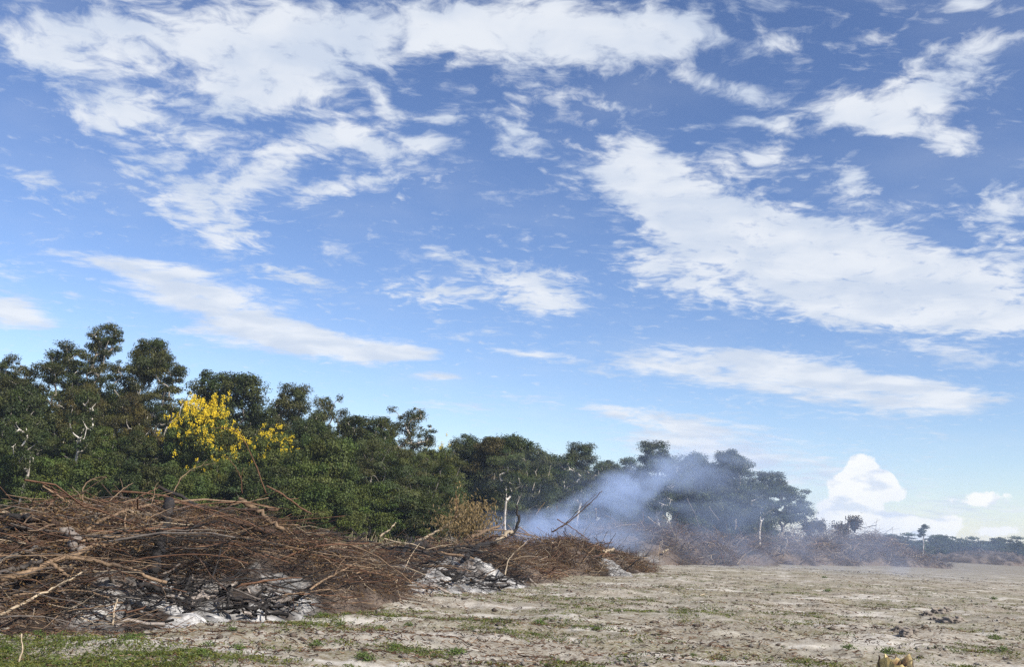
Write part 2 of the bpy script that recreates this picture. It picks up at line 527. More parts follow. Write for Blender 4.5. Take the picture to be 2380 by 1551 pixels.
PROTO = {}
def proto(key, seed, lobes, gap, stems, h0, r_tip, wob, size, flat, per, L, W, upb, tint_var=.3, droop=0.0, bare=0):
    rng = np.random.default_rng(seed)
    cl = crown_points(rng, lobes, gap)
    paths, radii = skeleton(rng, cl, stems, h0, r_tip, wob)
    v, f = tubes(paths, radii, 5, closed=False)
    trunk = make_mesh(key + '_trunk', v, f, smooth=True)
    if not key.startswith('far'): per, L, W = per * 1.7, L * .70, W * .74
    v2, f2, ti = foliage(rng, cl, size, flat, per, L, W, upb, tint_var, droop)
    crown = make_mesh(key + '_crown', v2, f2, ti)
    top = v2[:, 2].max(); wid = np.percentile(np.hypot(v2[:, 0], v2[:, 1]), 96) * 2
    PROTO[key] = dict(trunk=trunk, crown=crown, H=top, W=wid, clumps=cl, rng=rng)

S1 = [(0, 0, (.3, .1))]
S2 = [(-.15, 0, (-.9, .2)), (.15, .1, (.8, -.1))]
S3 = [(-.2, 0, (-1.3, .2)), (.1, .15, (.3, .6)), (.2, -.1, (1.3, -.2))]
# tall open feathery trees, height about 12
proto('mimosa_a', 11, [(-.4, 0, 8.6, 3.4, 3.0, 2.2, 70), (1.2, .3, 10.6, 1.8, 1.8, 1.3, 26), (-1.8, -.3, 6.6, 2.2, 2.0, 1.2, 22)], .62, S2, 4.6, .016, .10, .66, .40, 150, .26, .085, .8)
proto('mimosa_b', 12, [(0, 0, 8.2, 1.7, 1.8, 3.6, 62), (.6, 0, 11.2, 1.2, 1.2, 1.0, 20), (-1.3, .4, 7, 1.0, 1.2, 1.4, 16)], .6, S1, 5.0, .017, .12, .56, .42, 135, .25, .08, .8)
proto('mimosa_c', 13, [(0, 0, 8.4, 3.0, 2.8, 2.9, 120), (1.0, 0, 10.6, 1.5, 1.5, 1.0, 24)], .58, S3, 4.2, .015, .12, .66, .42, 170, .25, .085, .8)
proto('open_fork', 14, [(0, 0, 8.0, 2.2, 2.0, 2.2, 56), (2.2, 0, 8.6, .9, .8, .9, 9), (-1.6, .2, 7.2, 1.4, 1.2, .8, 14), (2.5, .1, 6.4, 1.0, .8, .35, 7), (1.2, 0, 9.9, .5, .5, .5, 6)], .55, S2, 4.8, .020, .13, .52, .62, 105, .24, .085, .6)
# dense round-crowned trees, height about 10
proto('dense_a', 21, [(0, 0, 6.2, 2.9, 2.7, 3.0, 130), (.6, .2, 8.9, 1.5, 1.5, 1.1, 26)], .60, S2, 3.2, .015, .10, .72, .62, 190, .22, .12, .6)
proto('dense_b', 22, [(-.6, 0, 5.8, 2.6, 2.6, 2.6, 100), (1.4, .2, 6.4, 2.0, 2.0, 2.4, 70), (-.2, 0, 8.3, 1.3, 1.3, 1.0, 22)], .60, S3, 3.0, .015, .10, .68, .58, 180, .22, .115, .6)
proto('dense_c', 23, [(0, 0, 6.6, 2.2, 2.2, 2.6, 90), (-.9, 0, 8.8, 1.0, 1.0, .9, 16), (1.1, .2, 8.4, 1.1, 1.1, 1.0, 18), (.3, 0, 3.8, 2.0, 2.0, 1.0, 34)], .58, S2, 3.2, .016, .12, .62, .60, 170, .21, .11, .6)
proto('dense_d', 24, [(0, 0, 7.2, 3.0, 2.6, 1.9, 88), (1.6, 0, 5.4, 1.9, 1.8, 1.1, 30), (-1.9, 0, 5.6, 1.4, 1.5, 1.0, 22), (.2, 0, 9.1, 1.2, 1.2, .8, 16)], .60, S2, 4.0, .019, .13, .62, .52, 160, .23, .10, .65)
# shrubs to the ground, height about 5
proto('shrub_a', 31, [(0, 0, 2.4, 2.2, 2.0, 2.3, 120), (.7, 0, 4.0, 1.1, 1.1, .9, 24)], .52, S3, 1.0, .010, .08, .58, .62, 170, .20, .125, .45)
proto('shrub_b', 32, [(-.5, 0, 2.2, 1.9, 1.9, 2.1, 90), (1.0, .2, 2.8, 1.5, 1.5, 2.2, 70), (-.4, 0, 4.2, .9, .9, .7, 16)], .50, S2, 1.0, .010, .08, .56, .6, 165, .19, .12, .45)
proto('wispy', 33, [(0, 0, 2.8, 2.7, 2.3, 2.3, 120), (1.5, 0, 2.0, 1.9, 1.6, .8, 34)], .52, S3, 1.2, .011, .08, .70, .30, 190, .26, .055, .85)
# yellow-flowering bushy tree, height about 7
proto('flowering', 34, [(0, 0, 4.4, 2.6, 2.3, 2.5, 130), (.2, 0, 6.2, 1.7, 1.5, .8, 36)], .55, S3, 2.0, .013, .09, .62, .6, 165, .24, .10, .5, droop=.6)
proto('sparse', 35, [(0, 0, 5.6, 1.0, 1.0, 1.0, 14), (.5, 0, 4.4, .7, .7, .5, 6), (-.5, 0, 6.4, .6, .6, .5, 6)], .5, [(0, 0, (.75, .2))], 4.6, .016, .24, .5, .5, 90, .24, .10, .6)
# far trees
proto('far_a', 41, [(0, 0, 4.2, 3.2, 2.8, 3.0, 110)], .75, S2, 2.0, .016, .1, .85, .7, 110, .34, .24, .5)
proto('far_b', 42, [(-1, 0, 3.6, 2.6, 2.4, 2.6, 70), (1.6, 0, 4.4, 2.2, 2.2, 2.4, 60)], .75, S3, 2.0, .016, .1, .85, .7, 110, .34, .24, .5)
proto('slender', 43, [(0, 0, 7.2, .45, .5, 1.3, 14), (.5, 0, 8.6, .35, .3, .5, 5), (-.6, 0, 6.2, .4, .4, .3, 4)], .40, S1, 6.0, .022, .08, .5, .6, 90, .30, .13, .5)

# blossoms: bunches of yellow petals on the sunny outside of the flowering crown
def blossom_mesh(seed, n, side_only=True, zmin=2.6):
    pr = PROTO['flowering']; rng = np.random.default_rng(seed)
    cl = pr['clumps']
    c0 = np.array([0, 0, 4.0])
    out = (cl - c0) / np.array([2.6, 2.3, 2.6])
    r = np.linalg.norm(out, axis=1)
    wgt = np.clip(r, 0, 2) ** 3 * (cl[:, 2] > zmin) * (out[:, 1] < .35) * (.3 + np.clip(out[:, 2], 0, 1.2)) * (1 + .6 * np.clip(out[:, 0], -1, 1))
    pick = rng.choice(len(cl), n, p=wgt / wgt.sum())
    dirn = out[pick] / (r[pick][:, None] + 1e-6)
    P0 = cl[pick] + dirn * .42 + rng.normal(size=(n, 3)) * .32 + np.array([0, -.12, .15])
    k = 24
    pos = np.repeat(P0, k, 0) + rng.normal(size=(n * k, 3)) * np.array([.085, .085, .085])
    nrm = rng.normal(size=(n * k, 3)) + np.array([.2, -.5, .8])
    v, f = leaves(rng, pos, nrm, .085, .075)
    t = np.repeat(rng.uniform(.7, 1.15, (n * k, 1)) * np.array([1, 1, 1]), 4, 0)
    return make_mesh('blossoms', v, f, t)
BLOSSOM = {'rich': blossom_mesh(7, 280, zmin=4.3), 'some': blossom_mesh(8, 80), 'few': blossom_mesh(9, 16)}

def hv(vx): return (529 - (512 - vx * V) * math.tan(ROLL)) / V

def tree(key, name, label, vx, vtop, vwid, d, leaf, bark, rz=0.0, group='trees of the forest edge', cat='tree', bloom=None):
    p = PROTO[key]
    top = at(vx, vtop, d)
    gz = float(terrain(top[0], d)) - .05
    H = top[2] - gz
    sz = H / p['H']; sx = max(vwid * d / 2311.0 / p['W'], .3)
    root = thing(name, label, cat, (top[0], d, gz), rz, group, (sx, sx, sz))
    mk = (p['trunk'], bark.name)
    for part, src, mat in (('trunk', p['trunk'], bark), ('crown', p['crown'], leaf)):
        me = MESH_MAT.get((src.name, mat.name))
        if me is None:
            me = src.copy(); me.materials.append(mat); MESH_MAT[(src.name, mat.name)] = me
        obj(part, me, None, root)
    if bloom:
        obj('blossoms', BLOSSOM[bloom], M_yellow, root)
    return root
MESH_MAT = {}

TALL = 'tall open-crowned trees above the forest'
MID = 'dense trees of the forest edge'
SHR = 'shrubs at the foot of the forest'
RGT = 'trees behind the smoking brush'
BACK = 'trees deeper in the forest'
tree('mimosa_a', 'feathery_tree', 'feathery tall tree with white forked limbs where the forest meets the picture edge', 15, 815, 150, 60, M_mimosa, M_bark, 1.0, TALL)
tree('mimosa_a', 'feathery_tree', 'broad feathery tree with spreading flat crown beside the tallest narrow tree', 135, 785, 215, 62, M_mimosa, M_bark, 0.2, TALL)
tree('mimosa_b', 'feathery_tree', 'narrow open feathery tree, the tallest crown of the whole forest', 232, 745, 120, 64, M_mimosa, M_bark, 0.5, TALL)
tree('mimosa_c', 'feathery_tree', 'wide full feathery tree towering behind the richest yellow blossoms', 365, 780, 190, 62, M_mimosa, M_bark, 2.0, TALL)
tree('dense_c', 'leafy_tree', 'leafy tree with two pointed tops right behind the yellow blossoms', 545, 860, 170, 68, M_dense, M_bark_d, 2.6, TALL)
tree('dense_d', 'leafy_tree', 'very dark round-topped tree with white leaning double trunk', 680, 888, 170, 72, M_mimosa, M_bark, 0.3, TALL)
tree('open_fork', 'feathery_tree', 'small open feathery tree with sky showing through below its crown', 782, 918, 130, 75, M_mimosa, M_bark, 2.8, TALL)
tree('open_fork', 'feathery_tree', 'open tree with pale forked trunk and branches reaching over a gap', 932, 942, 175, 71, M_mimosa, M_bark, 0.0, TALL)
# second storey
tree('dense_b', 'leafy_tree', 'dark leafy tree below the feathery tree at the picture edge', 50, 890, 200, 58, M_dense, M_bark, .4, MID)
tree('dense_a', 'leafy_tree', 'olive-brown leafy tree under the tallest narrow tree', 195, 880, 120, 59, M_olive, M_bark, 1.2, MID)
tree('dense_d', 'leafy_tree', 'olive-brown low tree crowded against the richest yellow blossoms', 305, 910, 150, 58, M_olive, M_bark, 2.2, MID)
tree('dense_c', 'leafy_tree', 'green leafy tree with slim white trunk below the olive-brown tree', 215, 985, 130, 54, M_shrub, M_bark, .9, MID)
tree('dense_a', 'leafy_tree', 'dark leafy tree with short white trunk over the burnt brush', 85, 985, 170, 54, M_dense, M_bark, 2.9, MID)
tree('dense_b', 'leafy_tree', 'dark leafy tree standing between olive-brown tree and blossoms', 330, 1000, 170, 55, M_dense, M_bark_d, 1.9, MID)
tree('flowering', 'flowering_tree', 'bushy tree topped with a thick dome of yellow blossoms', 478, 938, 168, 56, M_shrub, M_bark_d, 0.0, MID, bloom='rich')
tree('flowering', 'flowering_tree', 'bushy tree with looser yellow blossoms below the dark round-topped tree', 622, 1000, 150, 57, M_shrub, M_bark_d, .5, MID, bloom='some')
tree('flowering', 'flowering_bush', 'low bush dotted with few yellow blossoms just above the brush heap', 505, 1062, 130, 52, M_shrub, M_bark_d, 5.9, MID, bloom='few')
tree('dense_a', 'leafy_tree', 'round green tree between the dark round-topped and the open trees', 735, 965, 165, 64, M_dense, M_bark, 2.3, MID)
tree('dense_c', 'leafy_tree', 'upright green tree leaning on the open tree with forked trunk', 850, 962, 130, 66, M_dense, M_bark, .2, MID)
tree('flowering', 'flowering_tree', 'bushy tree with yellow blossom tufts in the gap of the forest edge', 1010, 1030, 120, 74, M_shrub, M_bark, .7, MID, bloom='few')
for i, (vx, vt, d, lab) in enumerate([(62, 960, 47, 'slim white-stemmed tree over the charred pole end of the near pile'), (208, 900, 50, 'slim white-stemmed tree below the tallest narrow tree'), 
   (1190, 1060, 76, 'slim white-stemmed tree before the broad green tree'), (1330, 1060, 77, 'slim white-stemmed tree at the edge of the plume'), (1545, 1110, 80, 'slim white-stemmed tree inside the smoke veil'), (1770, 1130, 84, 'slim white-stemmed tree before the last tree of the forest')]):
    tree('sparse', 'slim_tree', lab, vx, vt, 75, d, M_dense, M_white, i * 2.1, 'slim white-stemmed trees', 'tree')
# shrubs and bushy foot
for i, (key, vx, vt, vw, d, leaf, lab) in enumerate([
 ('shrub_a', 20, 1030, 170, 49, M_shrub, 'leafy green shrub behind the brush at the picture edge'),
 ('shrub_b', 130, 1060, 170, 48, M_shrub, 'leafy green shrub behind the arched pole end of the brush'),
 ('shrub_a', 250, 1050, 180, 49, M_shrub, 'broad green shrub at the foot of the olive-brown trees'),
 ('shrub_b', 355, 1070, 170, 48, M_dense, 'dark green shrub at the foot of the richest blossoms'),
 ('shrub_a', 440, 1085, 150, 48, M_shrub, 'green shrub in front of the blossom-dotted low bush'),
 ('shrub_b', 590, 1075, 170, 50, M_dense, 'dark shrub under the looser yellow blossoms'),
 ('shrub_a', 690, 1040, 170, 52, M_shrub, 'tall green shrub beside the looser yellow blossoms'),
 ('shrub_b', 775, 1010, 150, 54, M_shrub, 'bright yellow-green sunlit shrub in the forest wall'),
 ('shrub_a', 760, 1110, 190, 52, M_shrub, 'low spreading green shrub whose foot shows behind the brush'),
 ('wispy', 890, 1015, 220, 58, M_wispy, 'grey-green wispy bush with layered sprays at the forest edge'),
 ('wispy', 985, 1045, 190, 60, M_wispy, 'grey-green wispy bush ending the near forest beside the dark gap'),
 ('shrub_b', 870, 1120, 170, 56, M_shrub, 'small leafy shrub below the layered wispy bush'),
 ('shrub_a', 970, 1130, 160, 57, M_dense, 'dark small shrub below the wispy bush by the gap'),
 ]):
    tree(key, 'shrub', lab, vx, vt, vw, d, leaf, M_bark_d, i * 1.3, SHR, 'shrub')
# group to the right, behind the smoke
tree('dense_b', 'leafy_tree', 'dark leafy tree just past the gap in the forest edge', 1085, 1006, 150, 86, M_dense, M_bark, .5, RGT)
tree('dense_c', 'leafy_tree', 'olive-topped leafy tree past the gap in the forest edge', 1145, 1012, 110, 84, M_olive, M_bark, 1.5, RGT)
tree('dense_a', 'leafy_tree', 'broad green tree with fine white twigs before the plume', 1212, 1004, 160, 85, M_dense, M_bark, 2.5, RGT)
tree('wispy', 'leafy_bush', 'fine-leaved low tree in front of the broad green tree', 1205, 1045, 170, 80, M_wispy, M_bark, .6, RGT)
tree('dense_d', 'leafy_tree', 'dark tree with white forked limbs where the plume rises', 1345, 1026, 150, 86, M_dense, M_bark, .1, RGT)
tree('dense_b', 'leafy_tree', 'dark low tree between plume and broad green tree', 1420, 1068, 130, 88, M_dense, M_bark_d, 1.0, RGT)
tree('dense_d', 'leafy_tree', 'tall ragged tree behind the plume with sky holes in its crown', 1525, 1022, 160, 90, M_dense, M_bark, 3.0, RGT)
tree('dense_a', 'leafy_tree', 'round tree behind blue smoke beside the ragged tree', 1607, 1044, 120, 91, M_dense, M_bark, .8, RGT)
tree('dense_c', 'leafy_tree', 'pointed tree in thin smoke, second from the forest end', 1695, 1048, 140, 90, M_dense, M_bark, 4.2, RGT)
tree('dense_d', 'leafy_tree', 'last tree of the forest with pale trunk and drooping branch', 1795, 1094, 165, 92, M_dense, M_bark, 3.3, RGT)
for i, (key, vx, vt, vw, d, lab) in enumerate([
 ('shrub_a', 1125, 1095, 150, 83, 'shaded shrub in the gap of the forest edge'),
 ('shrub_b', 1290, 1085, 140, 84, 'leafy shrub below the white forked limbs'),
 ('shrub_a', 1400, 1110, 150, 86, 'shrub behind the thickest smoke'),
 ('shrub_b', 1490, 1115, 130, 88, 'smoke-veiled shrub under the ragged tree'),
 ('shrub_a', 1640, 1120, 150, 89, 'smoke-veiled shrub between round and pointed tree'),
 ('shrub_b', 1735, 1120, 130, 90, 'smoke-veiled shrub beside the last tree of the forest'),
 ]):
    tree(key, 'shrub', lab, vx, vt, vw, d, M_dense, M_bark_d, i * 1.7, SHR, 'shrub')
# depth of the forest
bk = np.random.default_rng(77)
BLAB = ['the feathery tree at the picture edge', 'the widest feathery tree', 'the two-pointed leafy tree', 'the very dark round-topped tree', 'the open tree with forked trunk', 'the blossom tufts in the gap', 'the olive-topped tree', 'the broad green tree before the plume', 'the tree where the plume rises', 'the round tree in smoke']
for i, (vx, vt, d) in enumerate([(60, 880, 72), (290, 900, 74), (430, 930, 74), (620, 960, 80), (860, 1010, 84), (980, 1060, 90), (1090, 1060, 98), (1270, 1050, 98), (1460, 1080, 100), (1660, 1095, 101)]):
    tree(['dense_a', 'dense_b'][i % 2], 'leafy_tree', 'dark tree deeper in the forest, half hidden behind ' + BLAB[i], vx, vt, 230, d, M_dense, M_bark_d, bk.uniform(0, 6), BACK)
# far tree line across the field
FAR = 'distant trees across the field'
tree('far_a', 'distant_tree', 'hazy round distant tree next to the end of the long brush row', 2105, 1238, 110, 245, M_far, M_bark_d, 0, FAR)
tree('slender', 'slender_tree', 'slender distant tree with a bare stem rising above the far tree line', 2142, 1218, 24, 225, M_far, M_bark, 0, FAR)
for i, (vx, vt, vw) in enumerate([(2050, 1240, 90), (2165, 1243, 90), (2215, 1244, 100), (2265, 1247, 95), (2310, 1249, 95), (2400, 1255, 110)]):
    tree(['far_b', 'far_a'][i % 2], 'distant_tree', 'low hazy distant tree of the far tree line', vx, vt, vw, 250 + 6 * (i % 3), M_far, M_bark_d, i * 1.1, FAR)
tree('far_a', 'distant_tree', 'tallest hazy distant tree of the far tree line behind the far heap', 2352, 1245, 100, 240, M_far, M_bark_d, 1, FAR)

# shadowy undergrowth filling the forest floor
def undergrowth():
    rng = np.random.default_rng(5)
    line = [(-100, 53), (200, 54), (500, 56), (760, 60), (900, 64), (1050, 72), (1100, 88), (1400, 92), (1700, 96), (1850, 97)]
    n = 34000
    vx = rng.uniform(-150, 1850, n)
    d = np.interp(vx, [a for a, b in line], [b for a, b in line]) + rng.uniform(0, 9, n)
    x = (vx * V - 512) / FPX * d
    hmax = np.interp(vx, [-150, 700, 1000, 1100, 1850], [4.2, 3.2, 2.6, 3.2, 2.2]) * (.5 + fbm(x * .5, d * .5, 0, 2, 4))
    z = rng.uniform(0, 1, n) ** .8 * hmax
    pos = np.stack([x, d, terrain(x, d) + z], 1)
    nrm = rng.normal(size=(n, 3)) * .6 + np.array([.2, -.3, .6])
    v, f = leaves(rng, pos, nrm, .30, .16)
    t = np.repeat(rng.uniform(.5, 1.2, (n, 1)) * np.array([1, 1, .95]), 4, 0)
    tag(obj('undergrowth', make_mesh('undergrowth', v, f, t), M_dense), 'dark tangled undergrowth on the forest floor between the trunks', 'undergrowth', kind='stuff')
undergrowth()

# ------------------------------------------------------------------ brush piles
PILES = {
 'A': [(-90, 14.6, 1.40, 2.7), (20, 14.9, 1.38, 2.6), (110, 15.2, 1.45, 2.6), (200, 15.7, 1.65, 2.6), (300, 16.4, 1.68, 2.6), (400, 17.3, 1.74, 2.7), (500, 18.3, 1.74, 2.7), (600, 19.4, 1.74, 2.7), (680, 20.6, 1.75, 2.4), (745, 22.0, 1.25, 2.2), (790, 23.2, 1.1, 2.2), (120, 13.6, .55, 1.6), (230, 13.9, .50, 1.5), (800, 21.6, .75, 1.5), (560, 17.4, .9, 1.6)],
 'B': [(830, 24.4, 1.15, 2.3), (900, 26.0, 1.15, 2.4), (980, 28.0, 1.2, 2.5), (1060, 30.5, 1.2, 2.5), (1120, 33.0, 1.25, 2.6), (1170, 35.5, 1.5, 2.2)],
 'C': [(1215, 38.5, 1.15, 2.0), (1270, 40.0, 1.45, 2.6), (1330, 41.5, 1.5, 2.6), (1390, 44.0, 1.15, 2.4), (1430, 47.0, .8, 2.2)],
 'D': [(1250, 58, 1.7, 4), (1340, 60, 2.1, 4.5), (1440, 63, 2.35, 5), (1530, 68, 2.6, 5.5), (1620, 75, 2.7, 6), (1720, 84, 2.9, 6.5), (1820, 95, 3.5, 7), (1910, 105, 3.9, 7), (1985, 112, 4.1, 7), (2045, 116, 3.2, 6), (2085, 118, 2.2, 6)],
 'E': [(2255, 190, 2.6, 8), (2300, 194, 3.2, 8), (2335, 198, 2.0, 7)],
}
def mounds(k):
    out = []
    for vx, d, h, r in PILES[k]:
        p = at(vx, hv(vx) + 20, d)
        out.append((p[0], d, h, r))
    return np.array(out)
MND = {k: mounds(k) for k in PILES}
def pile_h(k, x, y):
    h = np.zeros(np.shape(x))
    for cx, cy, hh, r in MND[k]:
        q = ((x - cx) ** 2 + (y - cy) ** 2) / (r * r)
        h = np.maximum(h, hh * np.clip(1 - q, 0, 1) ** .7)
    g = 1.0 if k in 'ABC' else .45
    return h * (.62 + .62 * fbm(np.asarray(x) * .55 * g + 3, np.asarray(y) * .55 * g, 0, 3, 88, .6))

RED = np.array([.118, .062, .036]); TAN = np.array([.25, .168, .103]); GREY = np.array([.17, .145, .125]); CHAR = np.array([.016, .014, .013]); DARK = np.array([.060, .036, .024])
PALE = np.array([.48, .38, .26])

def depth_on(k, vx, vy, push=0.0):
    """distance of the pile's front face at a measured place"""
    r = ray(vx, vy)
    lo = min(m[1] - m[3] for m in PILES[k]) - .5; hi = max(m[1] for m in PILES[k])
    ds = np.linspace(lo, hi, 240)
    P = np.array([0, 0, EYE])[None] + r[None] * (ds / r[1])[:, None]
    h = pile_h(k, P[:, 0], P[:, 1]) * .92 + terrain(P[:, 0], P[:, 1])
    hit = np.nonzero(P[:, 2] <= h)[0]
    if len(hit): return ds[hit[0]] + push
    i = int(np.argmin(P[:, 2] - h)); return ds[i] + push

# patches burnt through to pale ash, as (pile, vx, vy, radius m)
BURNT = {'A': [(520, 1365, 1.2), (420, 1345, 1.1), (570, 1405, 1.1), (650, 1400, .9), (480, 1395, 1.0), (300, 1385, .7), (640, 1300, .8), (480, 1290, .9), (340, 1395, .7)],
         'B': [(890, 1310, 1.6), (950, 1300, 1.6), (1090, 1310, 1.8), (1130, 1300, 1.8)],
         'C': [(1450, 1305, 1.2)], 'D': [(1690, 1240, 2.0), (1490, 1290, 1.5)], 'E': []}
BCACHE = {}
def burnt(k, x, y):
    f = np.zeros(np.shape(x))
    for vx, vy, r in BURNT[k]:
        if (k, vx, vy) not in BCACHE: BCACHE[(k, vx, vy)] = at(vx, vy, depth_on(k, vx, vy))
        p = BCACHE[(k, vx, vy)]
        f = np.maximum(f, np.exp(-((x - p[0]) ** 2 + (y - p[1]) ** 2) / (r * r)))
    return f

def heap(k, step, frac, label):
    m = MND[k]
    x0, x1 = (m[:, 0] - m[:, 3]).min(), (m[:, 0] + m[:, 3]).max()
    y0, y1 = (m[:, 1] - m[:, 3]).min(), (m[:, 1] + m[:, 3]).max()
    xs = np.arange(x0, x1, step); ys = np.arange(y0, y1, step)
    X, Y = np.meshgrid(xs, ys)
    H = pile_h(k, X, Y)
    B = burnt(k, X, Y)
    lump = fbm(X * 1.3, Y * 1.3, 0, 4, 31)
    fine = fbm(X * 5, Y * 5, 0, 3, 33)
    Z = terrain(X, Y) + np.where(H > .02, H * frac * np.maximum(sstep(H, .25, 1.1), .45 * B) * (.35 + 1.2 * lump) * (1 - .35 * B) - .10 * (1 - sstep(H, .1, .5)) * (1 - B) + (fine - .5) * .24 * np.minimum(H * 2, 1), -.25)
    Z = Z + (fbm(X * 3.3, Y * 3.3, 6, 4, 47, .6) - .5) * .30 * np.minimum(H * 1.5, 1)
    ash = np.clip(sstep(B, .25, .6) * sstep(fbm(X * 1.7, Y * 1.7, 3, 5, 37, .6), .34, .52), 0, 1)
    soil = sstep(fbm(X * .9, Y * .9, 5, 3, 41), .42, .6)
    base = np.array([.040, .028, .020]) * (1 - soil[..., None]) + np.array([.13, .10, .078]) * soil[..., None]  # earth colour, darkened to paint in shade in the voids between twigs
    ac = np.array([.34, .33, .315]) * (.5 + .75 * sstep(fbm(X * 4, Y * 4, 2, 4, 39, .6), .3, .7)[..., None])
    char = sstep(fbm(X * 3.2, Y * 3.2, 8, 4, 43, .6), .54, .62) * sstep(B, .1, .4)
    c = base * (1 - ash[..., None]) + ac * ash[..., None]
    c = c * (1 - .6 * char[..., None]) + CHAR * 2 * .6 * char[..., None]
    ny, nx = X.shape
    idx = np.arange(nx * ny).reshape(ny, nx)
    keep = (H[:-1, :-1] > .02) | (H[1:, 1:] > .02) | (H[:-1, 1:] > .02) | (H[1:, :-1] > .02)
    q = np.stack([idx[:-1, :-1], idx[:-1, 1:], idx[1:, 1:], idx[1:, :-1]], -1)[keep]
    used = np.unique(q); remap = np.full(nx * ny, -1); remap[used] = np.arange(len(used))
    v = np.stack([X, Y, Z], -1).reshape(-1, 3)[used]
    me = make_mesh('ash_and_soil', v, remap[q], c.reshape(-1, 3)[used], smooth=True)
    tag(obj('ash_and_soil', me, M_ash), label, 'ash heap', kind='stuff')
M_ash = mat_wood('ash_soil', 14.0, .95)
heap('A', .075, .46, 'white ash and scorched soil under the long pile of arched poles')
heap('B', .11, .60, 'pale ash and charred earth under the low burnt-out pile')
heap('C', .16, .62, 'dark soil heaped inside the brown twig pile below the plume')
heap('D', .40, .55, 'soil pushed up inside the long smoke-veiled brush row')
heap('E', .8, .75, 'soil inside the far brush heap across the field')

def sample_pile(rng, k, n, pw=.55):
    m = MND[k]
    area = m[:, 3] ** 2 * (.4 + m[:, 2])
    pts = []
    pick = rng.choice(len(m), n, p=area / area.sum())
    a = rng.uniform(0, 2 * np.pi, n); r = np.sqrt(rng.uniform(0, 1, n)) * .97
    x = m[pick, 0] + np.cos(a) * r * m[pick, 3]; y = m[pick, 1] + np.sin(a) * r * m[pick, 3]
    H = pile_h(k, x, y)
    u = rng.uniform(0, 1, n) ** pw
    return x, y, terrain(x, y) + H * u, H, u

def wood_tint(rng, k, x, y, n, charp=.0):
    r = rng.uniform(0, 1, n)[:, None]
    b = burnt(k, x, y)
    c = np.where(r < .34, RED, np.where(r < .58, DARK, np.where(r < .82, TAN * .9, np.where(r < .92, GREY, PALE))))  # the few pale sticks paint in highlights of wood catching the sun
    ch = (rng.uniform(0, 1, n) < np.clip(b * .9 + charp, 0, .92))[:, None]
    c = np.where(ch, CHAR * rng.uniform(.8, 2.2, (n, 1)), c)
    return c * rng.uniform(.65, 1.3, (n, 1))

def twig_mass(k, n, lmin, lmax, rmin, rmax, az, azsd, label, seed, bendy=.22, pts=5, steep=.28):
    rng = np.random.default_rng(seed)
    x, y, z, H, u = sample_pile(rng, k, n)
    b = burnt(k, x, y)
    g = 1.0 if k == 'A' else (.7 if k in 'BC' else .3)
    cl = fbm(x * 1.1 * g, y * 1.1 * g, z * 1.8 * g, 3, seed + 70)
    keep = (rng.uniform(0, 1, n) > b * .9) & (rng.uniform(0, 1, n) < sstep(cl, .36, .56) * .95 + .05)
    x, y, z, H, cl = x[keep], y[keep], z[keep], H[keep], cl[keep]; n = len(x)
    turn = (fbm(x * .55 * g, y * .55 * g, z * .9 * g, 2, seed + 90) - .5) * 4.5
    L = rng.uniform(0, 1, n) ** 1.8 * (lmax - lmin) + lmin
    A = turn + rng.normal(az, azsd, n) + (rng.uniform(0, 1, n) < .25) * rng.uniform(-1.5, 1.5, n)
    el = rng.normal(.03, steep, n)
    d = np.stack([np.cos(A) * np.cos(el), np.sin(A) * np.cos(el), np.sin(el)], 1)
    t = np.linspace(-.5, .5, pts)
    side = rng.normal(size=(n, 3)); side[:, 2] += .4
    side -= d * (side * d).sum(1, keepdims=True)
    side /= np.linalg.norm(side, axis=1, keepdims=True)
    bend = rng.normal(0, bendy, n) * L
    P = np.stack([x, y, z], 1)[:, None, :] + d[:, None, :] * (t[None, :, None] * L[:, None, None]) - side[:, None, :] * ((t ** 2 * 4)[None, :, None] * bend[:, None, None] * .5)
    P = P + rng.normal(size=P.shape) * (L * .018)[:, None, None]
    gz = terrain(P[..., 0], P[..., 1])
    P[..., 2] = np.maximum(P[..., 2], gz + .01)
    r0 = rng.uniform(0, 1, n) ** 2.2 * (rmax - rmin) + rmin
    R = r0[:, None] * np.linspace(1.0, .45, pts)[None, :]
    v, f = tubes(P, R, 3, closed=False)
    tone = .45 + .85 * fbm(x * .8 * g, y * .8 * g, z * 1.2 * g, 2, seed + 95)[:, None]
    tint = np.repeat(wood_tint(rng, k, x, y, n) * tone, pts * 3, 0)
    tag(obj('twigs', make_mesh('twigs', v, f, tint), M_twig), label, 'twigs', kind='stuff')

twig_mass('A', 20000, .15, 1.3, .0022, .0075, .12, .8, 'mass of thin brown twigs and roots in the long pile of arched poles', 1)
twig_mass('B', 9000, .2, 1.4, .0035, .010, .1, .8, 'mass of thin brown twigs in the low burnt-out pile', 2)
twig_mass('C', 9000, .2, 1.5, .004, .012, .2, .9, 'mass of thin brown twigs in the rounded pile below the plume', 3, steep=.5)
twig_mass('D', 22000, .5, 2.8, .010, .024, .3, 1.0, 'mass of grey-brown twigs in the long smoke-veiled brush row', 4, steep=.45)
twig_mass('E', 900, .8, 3.5, .02, .06, .3, 1.0, 'mass of dark twigs in the far brush heap across the field', 5, steep=.45)

twig_mass('A', 3400, .6, 2.6, .007, .019, .15, .42, 'bare sticks jumbled through the long pile of arched poles', 11, bendy=.14, pts=7, steep=.20)
twig_mass('B', 1900, .6, 2.2, .009, .024, .1, .7, 'bare sticks jumbled through the low burnt-out pile', 12, bendy=.14, pts=6, steep=.25)
twig_mass('C', 1500, .6, 2.2, .009, .022, .2, .9, 'bare sticks jumbled through the rounded pile', 13, bendy=.16, pts=6, steep=.45)
twig_mass('D', 2500, 1.2, 4.5, .018, .045, .3, .9, 'bare grey sticks jumbled through the smoke-veiled row', 14, bendy=.14, pts=6, steep=.40)

